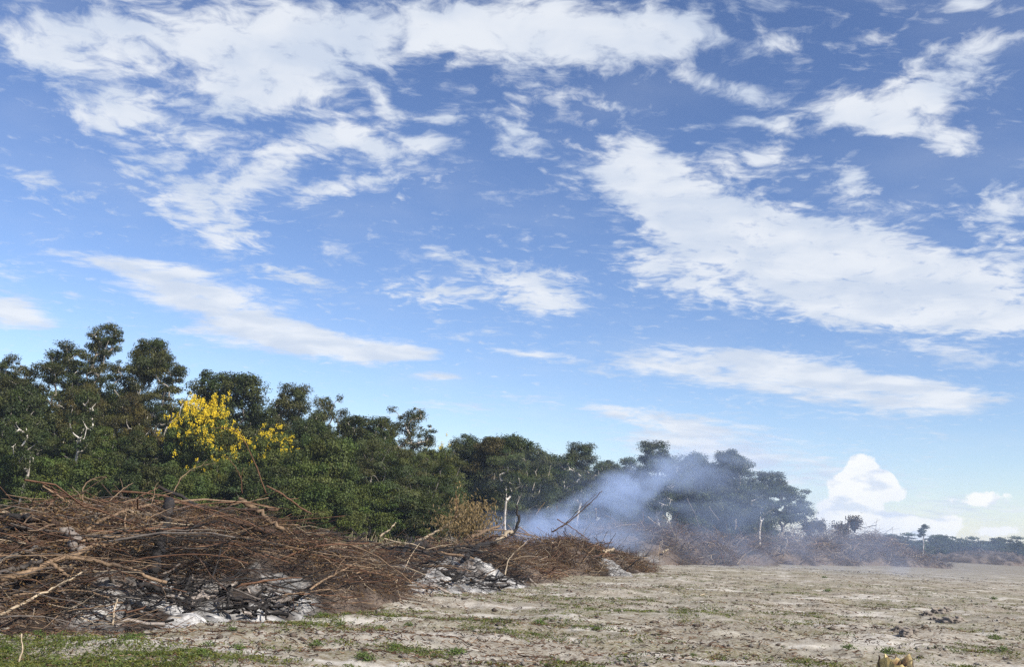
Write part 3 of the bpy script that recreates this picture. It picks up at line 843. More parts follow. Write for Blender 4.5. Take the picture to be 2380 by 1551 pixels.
def dead_leaves(k, n, L, label, seed):
    rng = np.random.default_rng(seed)
    x, y, z, H, u = sample_pile(rng, k, n, .35)
    cl = fbm(x * 1.3, y * 1.3, z * 1.5, 2, seed)
    kp = (rng.uniform(0, 1, n) > burnt(k, x, y) * 1.2) & (cl > .47)
    pos = np.stack([x, y - .1, z], 1)[kp]; n = len(pos)
    v, f = leaves(rng, pos, rng.normal(size=(n, 3)) + np.array([.2, -.3, .5]), L, L * .42)
    t = np.repeat(rng.uniform(.2, .95, (n, 1)) * np.array([1, .86, .75]), 4, 0)
    tag(obj('dead_leaves', make_mesh('dead_leaves', v, f, t), M_dryleaf), label, 'dead leaves', kind='stuff')
dead_leaves('A', 16000, .055, 'dead brown leaves caught in the long pile of arched poles', 171)
dead_leaves('B', 6000, .07, 'dead brown leaves caught in the low burnt-out pile', 172)
dead_leaves('C', 8000, .08, 'dead brown leaves caught in the rounded pile', 173)
dead_leaves('D', 12000, .16, 'dead brown leaves caught in the smoke-veiled row', 174)

def branch_mesh(rng, pts, r0, r1, tint_fn, sides=7, forks=2, K=14, name='branch'):
    pts = np.asarray(pts, float)
    seg = np.concatenate([[0], np.cumsum(np.linalg.norm(np.diff(pts, axis=0), axis=1))])
    L = seg[-1]
    s = np.linspace(0, L, K)
    p = np.stack([np.interp(s, seg, pts[:, i]) for i in range(3)], 1)
    for _ in range(2): p[1:-1] = .25 * p[:-2] + .5 * p[1:-1] + .25 * p[2:]
    p[1:-1] += rng.normal(size=(K - 2, 3)) * r0 * .45
    rr = np.linspace(r0, r1, K) * (1 + rng.normal(size=K) * .09)
    V_, F_ = tubes(p[None], rr[None], sides)
    S_ = np.repeat(s / L, sides)
    vs, fs, ss = [V_], list(F_), [S_]
    off = len(V_)
    for _ in range(forks):
        i = rng.integers(int(K * .3), K - 2)
        tdir = p[i + 1] - p[i]; tdir /= np.linalg.norm(tdir)
        o = rng.normal(size=3); o[2] = abs(o[2]) * .6; o -= tdir * (o @ tdir); o /= np.linalg.norm(o)
        fl = L * rng.uniform(.10, .30)
        q = np.stack([p[i] + (tdir * .8 + o * .7) * fl * t + np.array([0, 0, -.15 * fl * t * t]) + rng.normal(size=3) * r0 * .3 * (t > 0) for t in np.linspace(0, 1, 6)])
        fr = np.linspace(rr[i] * .55, max(rr[i] * .15, .003), 6)
        v2, f2 = tubes(q[None], fr[None], 5)
        vs.append(v2); ss.append(np.full(len(v2), i / K))
        fs += [g + off for g in f2]; off += len(v2)
    v = np.concatenate(vs); s_ = np.concatenate(ss)
    c = v.mean(0)
    groups = {}
    for g in fs: groups.setdefault(g.shape[1], []).append(g)
    faces = [np.concatenate(g) for g in groups.values()]
    return make_mesh(name, v - c, faces, tint_fn(v, s_), smooth=True), c

def tinter(rng, base, char, b=None):
    """base bark colour with charring that starts somewhere along the branch"""
    c0 = rng.uniform(0, 1); sd = rng.integers(1, 9999)
    def fn(v, s):
        n = fbm(v[:, 0] * 3, v[:, 1] * 3, v[:, 2] * 3, 3, int(sd))
        k = np.clip(sstep(np.abs(s - c0) * -1.6 + .55 + (n - .5) * 1.2 + (char - .5) * 1.6, .25, .6), 0, 1)[:, None] if char > 0 else 0
        col_ = base[None, :] * (.5 + .65 * n[:, None])
        return col_ * (1 - k) + CHAR * (1 + n[:, None]) * k
    return fn

def hand(k, name, label, pts_v, r0, r1, base, char, rng, push=0.0, forks=2, group=None, cat='branch'):
    ds = np.array([depth_on(k, a, b, push) for a, b in pts_v])
    if len(ds) > 2: ds = np.convolve(np.pad(ds, 1, 'edge'), [.25, .5, .25], 'valid')
    pts = [at(a, b, d) for (a, b), d in zip(pts_v, ds)]
    if len(pts) == 2: pts = [pts[0], (pts[0] + pts[1]) / 2, pts[1]]
    me, c = branch_mesh(rng, pts, r0 * .68, r1 * .68, tinter(rng, base, char), 8, forks, 16, name)
    o = obj(name, me, M_wood); o.location = c
    return tag(o, label, cat, group)

hr = np.random.default_rng(2024)
def v5(pts): return [(a * .2916, 1098.5 + b * .2916) for a, b in pts]          # from enlargement of the near pile
def v6(pts): return [(581.5 + a * .2715, 1130.8 + b * .2715) for a, b in pts]  # from enlargement of the middle piles
def v3(pts): return [(1163.1 + a * .29865, 969.2 + b * .29865) for a, b in pts] # from enlargement of the smoking piles
HAND = [
 ('A','log','long dark pole crossing the whole pile at a slant, scorched in its middle', v5([(0,860),(210,790),(650,640),(960,530),(1220,440),(1500,345),(1790,355)]), .062,.022,TAN,.45,1),
 ('A','log','pale bare pole resting on the front twigs of the near pile', v5([(0,1140),(350,960),(500,885),(660,795)]), .030,.012,PALE,0,1),
 ('A','branch','long tan pole arching over the top of the near pile', v5([(690,470),(820,380),(1000,305),(1300,245),(1560,210),(1800,212),(2216,300)]), .042,.018,TAN,.1,1),
 ('A','log','dark pole slanting down from a forked tip above the near pile', v5([(1260,115),(1450,200),(1700,350),(1960,420),(2190,480)]), .045,.055,DARK,.5,2),
 ('A','log','charred thick pole at the top where the near pile meets the picture edge', v5([(-40,345),(170,365),(300,385),(460,412)]), .075,.06,DARK,.7,0),
 ('A','log','forked charred limb under the thick charred pole', v5([(-40,480),(130,432),(300,462)]), .07,.05,DARK,.75,1),
 ('A','log','brown pole turning black towards the white ash', v5([(520,690),(700,705),(940,742),(1130,820),(1330,882)]), .042,.034,TAN,.55,1),
 ('A','log','wide slab of charred trunk leaning upright in the near pile', v5([(1345,240),(1300,520),(1215,800)]), .115,.10,CHAR*2.2,.9,0),
 ('A','log','short pale broken trunk wedged upright in the near pile', v5([(520,440),(580,520),(650,620)]), .11,.10,GREY*1.3,.1,0),
 ('A','log','stout brown log pointing out of the near pile end', v5([(1900,215),(2080,330),(2260,470)]), .07,.06,TAN*.8,.2,0),
 ('A','log','reddish pole running under the arch of the near pile', v5([(700,465),(1000,480),(1250,455),(1500,440)]), .024,.016,RED*1.6,.0,1),
 ('A','log','tan pole below the reddish pole', v5([(660,545),(850,520),(1000,522)]), .026,.018,TAN,.0,1),
 ('A','log','grey pole with worn bark at the edge of the near pile', v5([(-30,710),(150,640),(300,600)]), .045,.035,GREY,.2,0),
 ('A','log','dark pole beneath the grey worn pole', v5([(-30,640),(160,585),(320,560)]), .04,.03,DARK,.3,0),
 ('A','log','lowest dark pole of the bundle at the pile edge', v5([(-30,815),(140,760),(330,700)]), .05,.04,GREY*.6,.5,0),
 ('A','branch','thin branch forking above the near pile with a pale tip', v5([(340,110),(400,150),(480,200),(580,262)]), .016,.022,TAN,.0,1),
 ('A','branch','bent dry branch drooping over the green shrubs behind', v5([(660,240),(655,140),(700,70),(790,40),(850,45)]), .016,.006,TAN,.0,1),
 ('A','branch','steep thin branch rising out of the pile top in front of blossoms', v5([(1930,170),(1925,80),(1900,0),(1850,-80),(1780,-140)]), .016,.006,RED*1.3,.0,1),
 ('A','branch','long whippy branch bending over beside the yellow blossoms', v5([(2120,170),(2060,0),(1990,-170),(1900,-330),(1780,-370),(1650,-330)]), .018,.005,RED*1.4,.0,1),
 ('A','branch','straight thin branch reaching up from the pile top', v5([(1080,215),(1180,160),(1260,125)]), .018,.010,RED*1.4,.0,0),
 ('A','branch','cluster of stiff bare twigs standing on the pile crest', v5([(1380,170),(1430,60),(1530,-30),(1660,-60)]), .016,.005,TAN,.0,4),
 ('A','branch','long thin branch tilted left of the crest twigs', v5([(870,240),(960,150),(1060,88)]), .014,.007,TAN,.0,1),
 ('A','log','dark brown log lying along the pile top behind the arch', v5([(1350,285),(1600,275),(1900,300),(2216,305)]), .04,.03,DARK*1.4,.5,1),
 ('A','branch','thin pole dipping behind the stout brown log', v5([(1640,300),(1900,250),(2140,205)]), .02,.010,TAN*1.1,.0,1),
 ('A','log','burnt log lying flat on the white ash', v5([(1970,1088),(2050,1090),(2125,1082)]), .042,.038,CHAR*2,.9,0),
 ('A','log','charred log sunk in grey ash beneath the brown pole', v5([(1110,900),(1220,915),(1340,950)]), .06,.045,CHAR*2,.9,0),
 ('A','branch','charred stick standing in the white ash', v5([(1815,1075),(1830,1000),(1828,930)]), .03,.018,CHAR*2,.9,1),
 ('A','branch','black spindly branch standing before the burnt hollow', v5([(1690,880),(1740,680),(1790,520),(1800,380)]), .022,.010,CHAR*2,.9,2),
 ('A','branch','thin brown branch slanting down to the white ash', v5([(1590,690),(1680,830),(1810,950)]), .018,.010,DARK*1.4,.3,1),
 ('A','branch','pale stick standing upright in the front twigs', v5([(900,1220),(905,1120),(940,1010)]), .018,.012,PALE,.0,1),
 ('A','branch','tan pole sagging along the front of the near pile', v5([(100,985),(350,955),(640,940),(870,1000)]), .018,.012,TAN,.0,1),
 ('A','branch','slanting brown pole under the long dark pole', v5([(400,725),(470,780),(560,850)]), .035,.028,TAN*.9,.1,0),
 ('A','log','short charred leg of wood in the burnt hollow', v5([(1465,960),(1490,900),(1520,830)]), .035,.03,CHAR*2,.9,1),
 ('A','log','stout tan log at the far end of the near pile', v6([(-60,210),(90,265),(190,315)]), .07,.06,TAN*.8,.25,0),
 ('A','log','thick dark log below the stout tan log', v6([(-60,330),(80,375),(195,400)]), .08,.07,DARK*1.4,.5,0),
 ('A','branch','reddish pole slanting up across the near pile end', v6([(140,0),(280,70),(420,180),(520,240)]), .022,.026,RED*1.5,.0,1),
 ('A','branch','fanned brown branch swept along the ground', v6([(250,945),(480,905),(700,890),(780,900)]), .018,.010,TAN*.8,.0,2),
 ('A','branch','long swept branch lying at the foot of the twig fan', v6([(300,930),(520,925),(760,950),(900,955)]), .016,.009,RED*1.7,.0,2),
 ('A','branch','pale branch with chewed end among the brown twig fan', v6([(510,890),(620,810),(760,740),(905,660)]), .026,.016,TAN,.1,2),
 ('A','branch','brown branch falling across the twig fan', v6([(600,590),(700,670),(790,730)]), .020,.012,TAN*.8,.0,1),
 ('B','log','charred pole reaching from near pile over the low pile', v6([(560,390),(690,410),(820,440)]), .075,.05,CHAR*2,.8,1),
 ('B','log','black crossing stick above pale ground between piles', v6([(870,510),(930,450),(985,395)]), .05,.035,CHAR*2,.9,1),
 ('B','branch','long thin fallen branch in the low pile', v6([(920,655),(1010,700),(1130,760),(1220,860)]), .024,.012,TAN,.0,2),
 ('B','log','twin charred logs lying on grey ash', v6([(1250,810),(1370,770),(1500,735)]), .075,.065,CHAR*2.2,.9,0),
 ('B','log','charred log lying beside the twin logs', v6([(1300,830),(1400,800),(1490,765)]), .06,.05,CHAR*2.2,.9,0),
 ('B','log','burnt upright stub with crooked arm in the low pile', v6([(1310,610),(1330,520),(1380,450)]), .07,.045,CHAR*2,.9,1),
 ('B','log','blackened root plate tilted over the low pile', v6([(1380,520),(1500,500),(1610,550)]), .12,.09,DARK,.8,2),
 ('B','branch','curved pale stick sticking up at the back of the low pile', v6([(1110,430),(1190,380),(1245,315)]), .035,.02,PALE*.9,.0,0),
 ('B','log','long charred log sloping down onto bright ash', v6([(1840,620),(1900,560),(1980,500),(2100,490)]), .10,.08,CHAR*2.2,.8,1),
 ('B','log','tan split log on top of the pile beside the plume', v6([(2080,490),(2150,440),(2240,390)]), .11,.09,PALE*.8,.0,1),
 ('B','log','curved black trunk standing up beside the plume', v6([(2240,430),(2285,340),(2290,250),(2280,170)]), .10,.05,CHAR*2.4,.8,1),
 ('B','log','brown log bundled behind the tan split log', v6([(1900,440),(2010,390),(2130,345)]), .08,.06,TAN*.7,.1,1),
 ('B','log','charred fence-like stake at the back of the low pile', v6([(1010,440),(1015,400),(1020,350)]), .05,.04,CHAR*2,.9,0),
 ('B','branch','thin dark stick lying in front of the low pile', v6([(1370,870),(1480,875),(1570,890)]), .035,.02,CHAR*2,.6,0),
 ('B','branch','pale thin branch rising from bright ash', v6([(1850,770),(1865,690),(1870,650)]), .03,.025,GREY*1.3,.1,0),
 ('B','branch','bowed pale branch at the end of the bright ash', v6([(2180,760),(2200,650),(2260,570),(2375,470)]), .03,.012,PALE*.8,.0,1),
 ('C','branch','long dark branch reaching up out of the rounded pile into smoke', v3([(400,900),(520,830),(660,710),(790,580)]), .045,.018,DARK*1.5,.3,1),
 ('C','branch','thinner branch beside the long one reaching into smoke', v3([(480,860),(580,760),(660,680),(740,610)]), .03,.010,DARK*1.8,.0,1),
 ('C','branch','pale branch slanting down the front of the rounded pile', v3([(570,960),(650,1040),(720,1110),(790,1190)]), .035,.018,TAN,.0,1),
 ('C','branch','straight pole crossing the top of the rounded pile', v3([(440,800),(560,870),(680,960)]), .03,.02,RED*1.4,.0,0),
 ('C','branch','forked tan branch in the middle of the rounded pile', v3([(640,1130),(690,1060),(760,990)]), .035,.02,TAN,.0,2),
 ('C','branch','curved whip branch at the ash side of the rounded pile', v3([(40,1210),(60,1120),(130,1040),(200,980)]), .03,.012,TAN*1.1,.0,1),
 ('C','log','short pale log end showing in the rounded pile', v3([(380,990),(410,992),(450,990)]), .06,.055,PALE,.0,0),
 ('C','log','pale broken log at the far foot of the rounded pile', v3([(800,1050),(840,1045),(880,1035)]), .08,.07,PALE*.8,.0,0),
 ('D','branch','straight pole standing tilted out of the smoke-veiled row', v3([(1450,640),(1500,740),(1555,890)]), .055,.06,GREY*1.3,.0,1),
 ('D','branch','leaning dead stem above the smoke-veiled row', v3([(1620,700),(1650,750),(1700,810)]), .05,.05,GREY*1.2,.0,1),
 ('D','branch','upright pale stub in the thick smoke', v3([(740,720),(742,770),(740,830)]), .07,.06,PALE*.8,.0,0),
 ('D','branch','upright pale stub splitting at its top past the smoke', v3([(1830,800),(1828,840),(1826,880)]), .09,.08,PALE*.7,.0,1),
 ('D','branch','curved pale limb hanging on the smoke-veiled row', v3([(2220,950),(2230,990),(2200,1050)]), .11,.06,GREY*1.2,.0,1),
 ('D','branch','pale limb poking from the foot of the smoke-veiled row', v3([(1690,990),(1720,1040),(1770,1085)]), .07,.05,GREY*1.2,.0,1),
 ('D','log','short tan log lying on the smoke-veiled row', v3([(1255,1060),(1280,1048),(1305,1038)]), .09,.08,PALE*.8,.0,0),
 ('D','branch','reddish bent stick rising where the plume starts', v3([(435,740),(438,680),(470,660)]), .045,.02,RED*1.7,.0,1),
 ('D','branch','thin dry stem behind the rounded pile at the plume foot', v3([(275,770),(300,720),(345,670)]), .035,.015,TAN,.0,1),
]
for k, nm, lab, pv, r0, r1, base, ch, fk in HAND:
    hand(k, nm, lab, pv, r0, r1, base, ch, hr, forks=fk, cat='log' if nm == 'log' else 'branch')

LM = {'A': [(30, 1225, 'by the charred pole at the picture edge'), (40, 1310, 'among the grey worn poles'), (100, 1390, 'by the pale bare pole'), (170, 1240, 'by the short pale broken trunk'),
  (260, 1440, 'by the upright pale stick'), (270, 1190, 'below the branch drooping over shrubs'), (370, 1270, 'by the leaning charred slab'), (340, 1340, 'over the grey ash'), (450, 1160, 'under the crest twigs'),
  (500, 1280, 'by the black spindly branch'), (540, 1400, 'beside the white ash'), (600, 1200, 'by the stout brown log'), (640, 1290, 'over the soil end of the near pile'), (700, 1220, 'by the reddish slanting pole'), (740, 1350, 'in the brown twig fan'), (820, 1360, 'by the charred root ball')],
 'B': [(780, 1240, 'by the charred pole linking the piles'), (840, 1260, 'by the black crossing stick'), (880, 1320, 'by the long thin fallen branch'), (950, 1340, 'by the twin charred logs'), (960, 1270, 'by the tilted blackened root plate'), (1040, 1340, 'in front of the fallen sapling'), (1100, 1300, 'beside the bright ash'), (1180, 1230, 'by the curved black trunk'), (1130, 1240, 'by the tan split log')],
 'C': [(1200, 1300, 'by the bowed whip at the ash'), (1290, 1250, 'under the branches reaching into smoke'), (1370, 1290, 'by the pale slanting branch'), (1280, 1310, 'in the rounded pile centre'), (1420, 1300, 'at the far foot of the rounded pile')],
 'D': [(1260, 1220, 'where the plume starts'), (1390, 1220, 'behind the rounded pile in smoke'), (1540, 1270, 'by the short tan log in smoke'), (1600, 1230, 'under the tilted standing pole'), (1680, 1250, 'by the leaning dead stem'), (1710, 1240, 'by the splitting pale stub'), (1820, 1270, 'by the curved pale hanging limb'), (1900, 1260, 'under the small withered bush'), (1985, 1260, 'under the tallest withered bush')]}
def charcoal(k, n, seed, size, label):
    rng = np.random.default_rng(seed)
    x, y, z, H, u = sample_pile(rng, k, n * 6, .3)
    b = burnt(k, x, y)
    sel = np.nonzero(rng.uniform(0, 1, len(x)) < b)[0][:n]
    x, y = x[sel], y[sel] - .05; n = len(x); H = pile_h(k, x, y); b = b[sel]
    z = terrain(x, y) + H * .42 * (1 - .3 * b) + .03
    L = rng.uniform(.3, 1, n) ** 2 * size; A = rng.uniform(0, 6.28, n); el = rng.normal(0, .35, n)
    d = np.stack([np.cos(A) * np.cos(el), np.sin(A) * np.cos(el), np.sin(el)], 1)
    t = np.linspace(-.5, .5, 4)
    P = np.stack([x, y, z], 1)[:, None] + d[:, None] * (t[None, :, None] * L[:, None, None]) + rng.normal(size=(n, 4, 3)) * (L * .05)[:, None, None]
    Rr = (rng.uniform(.018, .055, n) * L)[:, None] * (1 + rng.normal(size=(n, 4)) * .2)
    v, f = tubes(P, Rr, 5)
    c = np.where(rng.uniform(0, 1, (n, 1)) < .7, CHAR * rng.uniform(.8, 2.5, (n, 1)), GREY * rng.uniform(.6, 2.0, (n, 1)))
    tag(obj('charcoal', make_mesh('charcoal', v, f[:1], np.repeat(c, 20, 0)), M_twig), label, 'charcoal', kind='stuff')
charcoal('A', 450, 71, .75, 'charred sticks and embers strewn over the white ash of the near pile')
charcoal('B', 350, 72, .85, 'charred sticks strewn over the ash of the low burnt-out pile')

def landmarks(k):
    out = []
    for vx, vy, txt in LM[k]:
        p = at(vx, vy, depth_on(k, vx, vy)); out.append((p[0], p[1], p[2], txt))
    return out

def scatter_branches(k, n, lmin, lmax, rmin, rmax, az, azsd, seed, kinds, steep=.16):
    rng = np.random.default_rng(seed)
    x, y, z, H, u = sample_pile(rng, k, n, .28)
    for i in range(n):
        L = rng.uniform(lmin, lmax); A = rng.normal(az, azsd); el = rng.normal(0, steep)
        d = np.array([math.cos(A) * math.cos(el), math.sin(A) * math.cos(el), math.sin(el)])
        c = np.array([x[i], y[i] - .25, z[i]])
        sag = rng.uniform(-.02, .12) * L
        p = [c + d * L * t + np.array([0, 0, sag * (1 - 4 * t * t)]) + rng.normal(size=3) * L * .015 for t in (-.5, -.25, 0, .25, .5)]
        for q in p: q[2] = max(q[2], float(terrain(q[0], q[1])) + .03)
        b = float(burnt(k, x[i], y[i]))
        kind = 'char' if rng.uniform() < b * .9 + .05 else rng.choice(['red', 'tan', 'grey'], p=[.50, .28, .22])
        base = {'char': CHAR * 2, 'red': RED * 1.3, 'tan': TAN, 'grey': GREY}[kind]
        r0 = rng.uniform(0, 1) ** 1.6 * (rmax - rmin) + rmin
        me, cc = branch_mesh(rng, p, r0, r0 * .5, tinter(rng, base, .9 if kind == 'char' else (.3 if rng.uniform() < .35 else 0)), 6, int(rng.integers(0, 3)), 10)
        o = obj('branch', me, M_wood); o.location = cc
        lms, grp = kinds
        lm = min(lms, key=lambda q: (q[0] - cc[0]) ** 2 + (q[1] - cc[1]) ** 2 + 4 * (q[2] - cc[2]) ** 2)[3]
        size = ('stout ' if r0 > rmin + .45 * (rmax - rmin) else 'thin ') + ('long ' if L > (lmin + lmax) / 2 else 'short ')
        word = {'char': 'charred black', 'red': 'reddish brown', 'tan': 'tan', 'grey': 'weathered grey'}[kind]
        tag(o, size + word + ' branch ' + lm, 'branch', 'loose branches ' + grp)

scatter_branches('A', 110, .9, 3.2, .008, .025, .15, .38, 61, (landmarks('A'), 'in the near pile'))
scatter_branches('B', 50, .7, 2.4, .014, .045, .1, .7, 62, (landmarks('B'), 'in the low burnt-out pile'))
scatter_branches('C', 38, .8, 2.4, .014, .034, .3, .8, 63, (landmarks('C'), 'in the rounded pile'), .45)
scatter_branches('D', 60, 1.5, 4.2, .025, .055, .3, .8, 64, (landmarks('D'), 'in the smoke-veiled row'), .40)

# leafless bushes standing on the far end of the brush row
def dead_bush(vx, vtop, d, label, seed):
    rng = np.random.default_rng(seed)
    top = at(vx, vtop, d); gz = float(terrain(top[0], d)); base = np.array([top[0], d, gz + float(pile_h('D', top[0], d)) * .75])
    H = top[2] - base[2]
    n = 46
    A = rng.uniform(0, 6.28, n); s = rng.uniform(.15, .5, n) * H; h = rng.uniform(.5, 1.0, n) * H
    t = np.linspace(0, 1, 5)
    P = np.zeros((n, 5, 3))
    P[..., 0] = np.cos(A)[:, None] * s[:, None] * t ** 1.4; P[..., 1] = np.sin(A)[:, None] * s[:, None] * t ** 1.4; P[..., 2] = h[:, None] * t
    P += rng.normal(size=P.shape) * .05 * (t > 0)[None, :, None]
    R = np.linspace(.04, .015, 5)[None, :] * rng.uniform(.6, 1.2, (n, 1))
    v, f = tubes(P, R, 4, closed=False)
    root = thing('dead_bush', label, 'bush', tuple(base), 0, 'withered bushes on the brush row')
    obj('stems', make_mesh('stems', v, f, np.tile(DARK * 1.6, (len(v), 1))), M_twig, root)
    lp = P[:, 2:, :].reshape(-1, 3); lp = np.repeat(lp, 5, 0) + rng.normal(size=(len(lp) * 5, 3)) * .16
    v, f = leaves(rng, lp, rng.normal(size=lp.shape), .28, .13)
    obj('withered_leaves', make_mesh('withered_leaves', v, f, np.repeat(rng.uniform(.15, .4, (len(lp), 1)) * np.ones(3), 4, 0)), M_dryleaf, root)
dead_bush(1880, 1205, 104, 'withered bush upright at the start of the far brush row end', 1)
dead_bush(1905, 1212, 105, 'small withered bush beside the upright withered bush', 2)
dead_bush(1985, 1200, 112, 'tallest withered bush crowning the end of the brush row', 3)
dead_bush(1955, 1215, 110, 'low withered bush next to the tallest withered one', 4)

# fallen sapling that still carries its dry golden leaves
def sapling():
    rng = np.random.default_rng(91)
    D = 37.0
    pv = v6([(1410, 485), (1520, 440), (1650, 360), (1750, 285), (1850, 200)])
    pts = [at(a, b, D + i * .15) for i, (a, b) in enumerate(pv)]
    root_p = np.array(pts[0]); root_p[2] = float(terrain(pts[0][0], pts[0][1]))
    root = thing('fallen_sapling', 'fallen sapling with pale stem and dry golden leaves behind the low pile', 'sapling', tuple(root_p))
    me, c = branch_mesh(rng, pts, .055, .02, tinter(rng, PALE, 0), 7, 3, 14, 'stem')
    o = obj('stem', me, M_wood, root); o.location = c - root_p
    up = [at(a, b, D + .3) for a, b in v6([(1750, 285), (1765, 180), (1760, 75)])]
    me, c = branch_mesh(rng, up, .03, .012, tinter(rng, RED * 1.8, 0), 6, 1, 8, 'side_branch')
    o = obj('side_branch', me, M_wood, root); o.location = c - root_p
    lp = []
    for (a, b, rx, rz, n) in ((1880, 200, .9, .5, 420), (1900, 290, 1.0, .55, 420), (1800, 330, 1.0, .5, 320), (1940, 360, .8, .5, 240), (1840, 400, 1.1, .35, 260), (1762, 150, .12, .6, 70), (1650, 330, .5, .3, 90)):
        (vx, vy), = v6([(a, b)]); p = at(vx, vy, D + .5)
        lp.append(p + rng.normal(size=(n, 3)) * np.array([rx * .5, .6, rz * .5]))
    lp = np.concatenate(lp) - root_p
    nr = rng.normal(size=lp.shape); nr[:, 2] *= .4; nr[:, 1] -= .4
    v, f = leaves(rng, lp, nr, .15, .05, droop=1.6)
    obj('dry_leaves', make_mesh('dry_leaves', v, f, np.repeat(rng.uniform(.5, 1.2, (len(lp), 1)) * np.ones(3), 4, 0)), M_dryleaf, root)
sapling()

# ------------------------------------------------------------------ lumps on the field
def lump_mesh(seed, sub, rough, flat, c0, c1, name):
    import bmesh
    bm = bmesh.new(); bmesh.ops.create_icosphere(bm, subdivisions=sub, radius=1)
    v = np.array([q.co[:] for q in bm.verts]); f = np.array([[q.index for q in g.verts] for g in bm.faces]); bm.free()
    n = fbm(v[:, 0] * 1.6 + seed, v[:, 1] * 1.6, v[:, 2] * 1.6, 4, seed)
    v = v * (1 + (n[:, None] - .5) * rough)
    v[:, 2] *= flat
    t = c0[None] * (1 - n[:, None]) + c1[None] * n[:, None]
    return make_mesh(name, v, f, t, smooth=True)
CL_ = [lump_mesh(s, 4, 2.6, .6, np.array([.05, .04, .033]), np.array([.34, .29, .24]), 'clod') for s in (3, 4, 5)]
def lump(me, name, label, cat, vx, vy, sx, sy, sz, rz=0.0, group=None, mat=None):
    p = ground_pt(vx, vy)
    o = obj(name, me.copy(), mat or M_ash); o.location = (p[0], p[1], p[2] + sz * .25); o.scale = (sx, sy, sz); o.rotation_euler = (0, 0, rz)
    return tag(o, label, cat, group)
def v8(a, b): return 1744.6 + a * .2666, 1260 + b * .2666
for i, (a, b, s) in enumerate([(1540, 660, .16), (1600, 690, .13), (1650, 640, .20), (1700, 620, .12), (1660, 700, .11), (1760, 715, .20), (1800, 700, .13), (1615, 625, .14)]):
    lump(CL_[i % 3], 'soil_clod', 'grey clod in the heap of turned-up soil on the open field', 'clod', *v8(a, b), s * 1.0, s * .85, s * .7, i * 1.7, 'turned-up soil clods')
for i, (a, b, s) in enumerate([(1290, 800, .09), (1350, 815, .11), (1400, 795, .10)]):
    lump(CL_[i % 3], 'soil_clod', 'dark small clod around the shallow pit near the stump', 'clod', *v8(a, b), s * 1.3, s, s, i * 1.1, 'clods round the shallow pit')
CHL = lump_mesh(9, 3, 1.1, .9, CHAR * 1.5, np.array([.10, .10, .105]), 'charred_lump')
(q5,) = v6([(1035, 895)])
lump(CHL, 'charred_lump', 'round charred root ball at the foot of the twig fan', 'root ball', q5[0], q5[1] + 4, .22, .2, .24)
(q5,) = v6([(1270, 873)])
lump(lump_mesh(12, 2, .5, .8, np.array([.5, .5, .48]), np.array([.7, .7, .66]), 'pale_stone'), 'pale_stone', 'single pale stone by the low burnt-out pile', 'stone', q5[0], q5[1], .07, .06, .06)

# stump at the lower edge of the view
def stump():
    rng = np.random.default_rng(17)
    d = 10.6
    c = at(2080, 1551, d); gz = float(terrain(c[0], c[1]))
    ztop = at(2080, 1537, d)[2]
    R = .165; hgt = ztop - gz
    root = thing('tree_stump', 'ragged sunlit tree stump with hollow dark heart and yellowish wood', 'stump', (c[0], c[1], gz))
    n = 40; K = 10
    th = np.arange(n) / n * 2 * np.pi
    rad_ = R * (1 + .13 * np.sin(3 * th + 1) + .08 * np.sin(7 * th) + rng.normal(size=n) * .035)
    jag = hgt * (1 + .16 * (rng.uniform(0, 1, n) - .6) + .1 * np.sin(2 * th + .6))
    zs = np.linspace(-.05, 1, K)
    v = np.stack([np.stack([np.cos(th) * rad_ * (1 + .45 * (1 - min(z, 1)) ** 3), np.sin(th) * rad_ * (1 + .45 * (1 - min(z, 1)) ** 3), jag * z], 1) for z in zs])
    v[:, :, :2] *= (1 + .03 * rng.normal(size=(K, n, 1)))
    idx = np.arange(K * n).reshape(K, n); nx = np.roll(idx, -1, 1)
    q = np.stack([idx[:-1], nx[:-1], nx[1:], idx[1:]], -1).reshape(-1, 4)
    streak = np.tile(fbm(np.cos(th) * 6, np.sin(th) * 6, 0, 2, 3), K)[:, None]
    t = np.array([.52, .40, .17]) * (1 - sstep(streak, .45, .62)) + np.array([.07, .05, .035]) * sstep(streak, .45, .62)
    obj('bark', make_mesh('bark', v.reshape(-1, 3), q, t), M_wood, root)
    # hollow: rim then pit
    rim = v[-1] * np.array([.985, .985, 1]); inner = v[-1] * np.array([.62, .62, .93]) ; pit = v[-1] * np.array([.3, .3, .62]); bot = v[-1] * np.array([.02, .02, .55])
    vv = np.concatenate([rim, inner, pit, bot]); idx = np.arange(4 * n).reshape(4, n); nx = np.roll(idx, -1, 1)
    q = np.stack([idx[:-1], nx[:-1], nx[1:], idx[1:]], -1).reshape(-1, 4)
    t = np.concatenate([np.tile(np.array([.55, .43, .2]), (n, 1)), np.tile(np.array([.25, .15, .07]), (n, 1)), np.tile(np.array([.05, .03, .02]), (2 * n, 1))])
    obj('heartwood', make_mesh('heartwood', vv, q, t), M_wood, root)
    for a in (2.7, .35, 1.2):
        p0 = np.array([math.cos(a) * R * .95, math.sin(a) * R * .95, hgt * .8]); p1 = p0 + np.array([rng.normal() * .01, 0, hgt * .27])
        me, cc = branch_mesh(rng, [p0, (p0 + p1) / 2, p1], .02, .008, tinter(rng, DARK if a > 2 else TAN, 0), 5, 0, 5, 'splinter')
        o = obj('splinter', me, M_wood, root); o.location = cc
stump()

# ------------------------------------------------------------------ grass, weeds, litter
def field_samples(rng, n, ymin=8.5, ymax=60, power=1.6):
    u = rng.uniform(0, 1, n)
    y = ymin * (ymax / ymin) ** (u ** power)
    x = rng.uniform(-.60, .60, n) * y
    return x, y
def off_piles(x, y):
    h = np.zeros(np.shape(x))
    for k in ('A', 'B', 'C'): h = np.maximum(h, pile_h(k, x, y))
    return h < .08

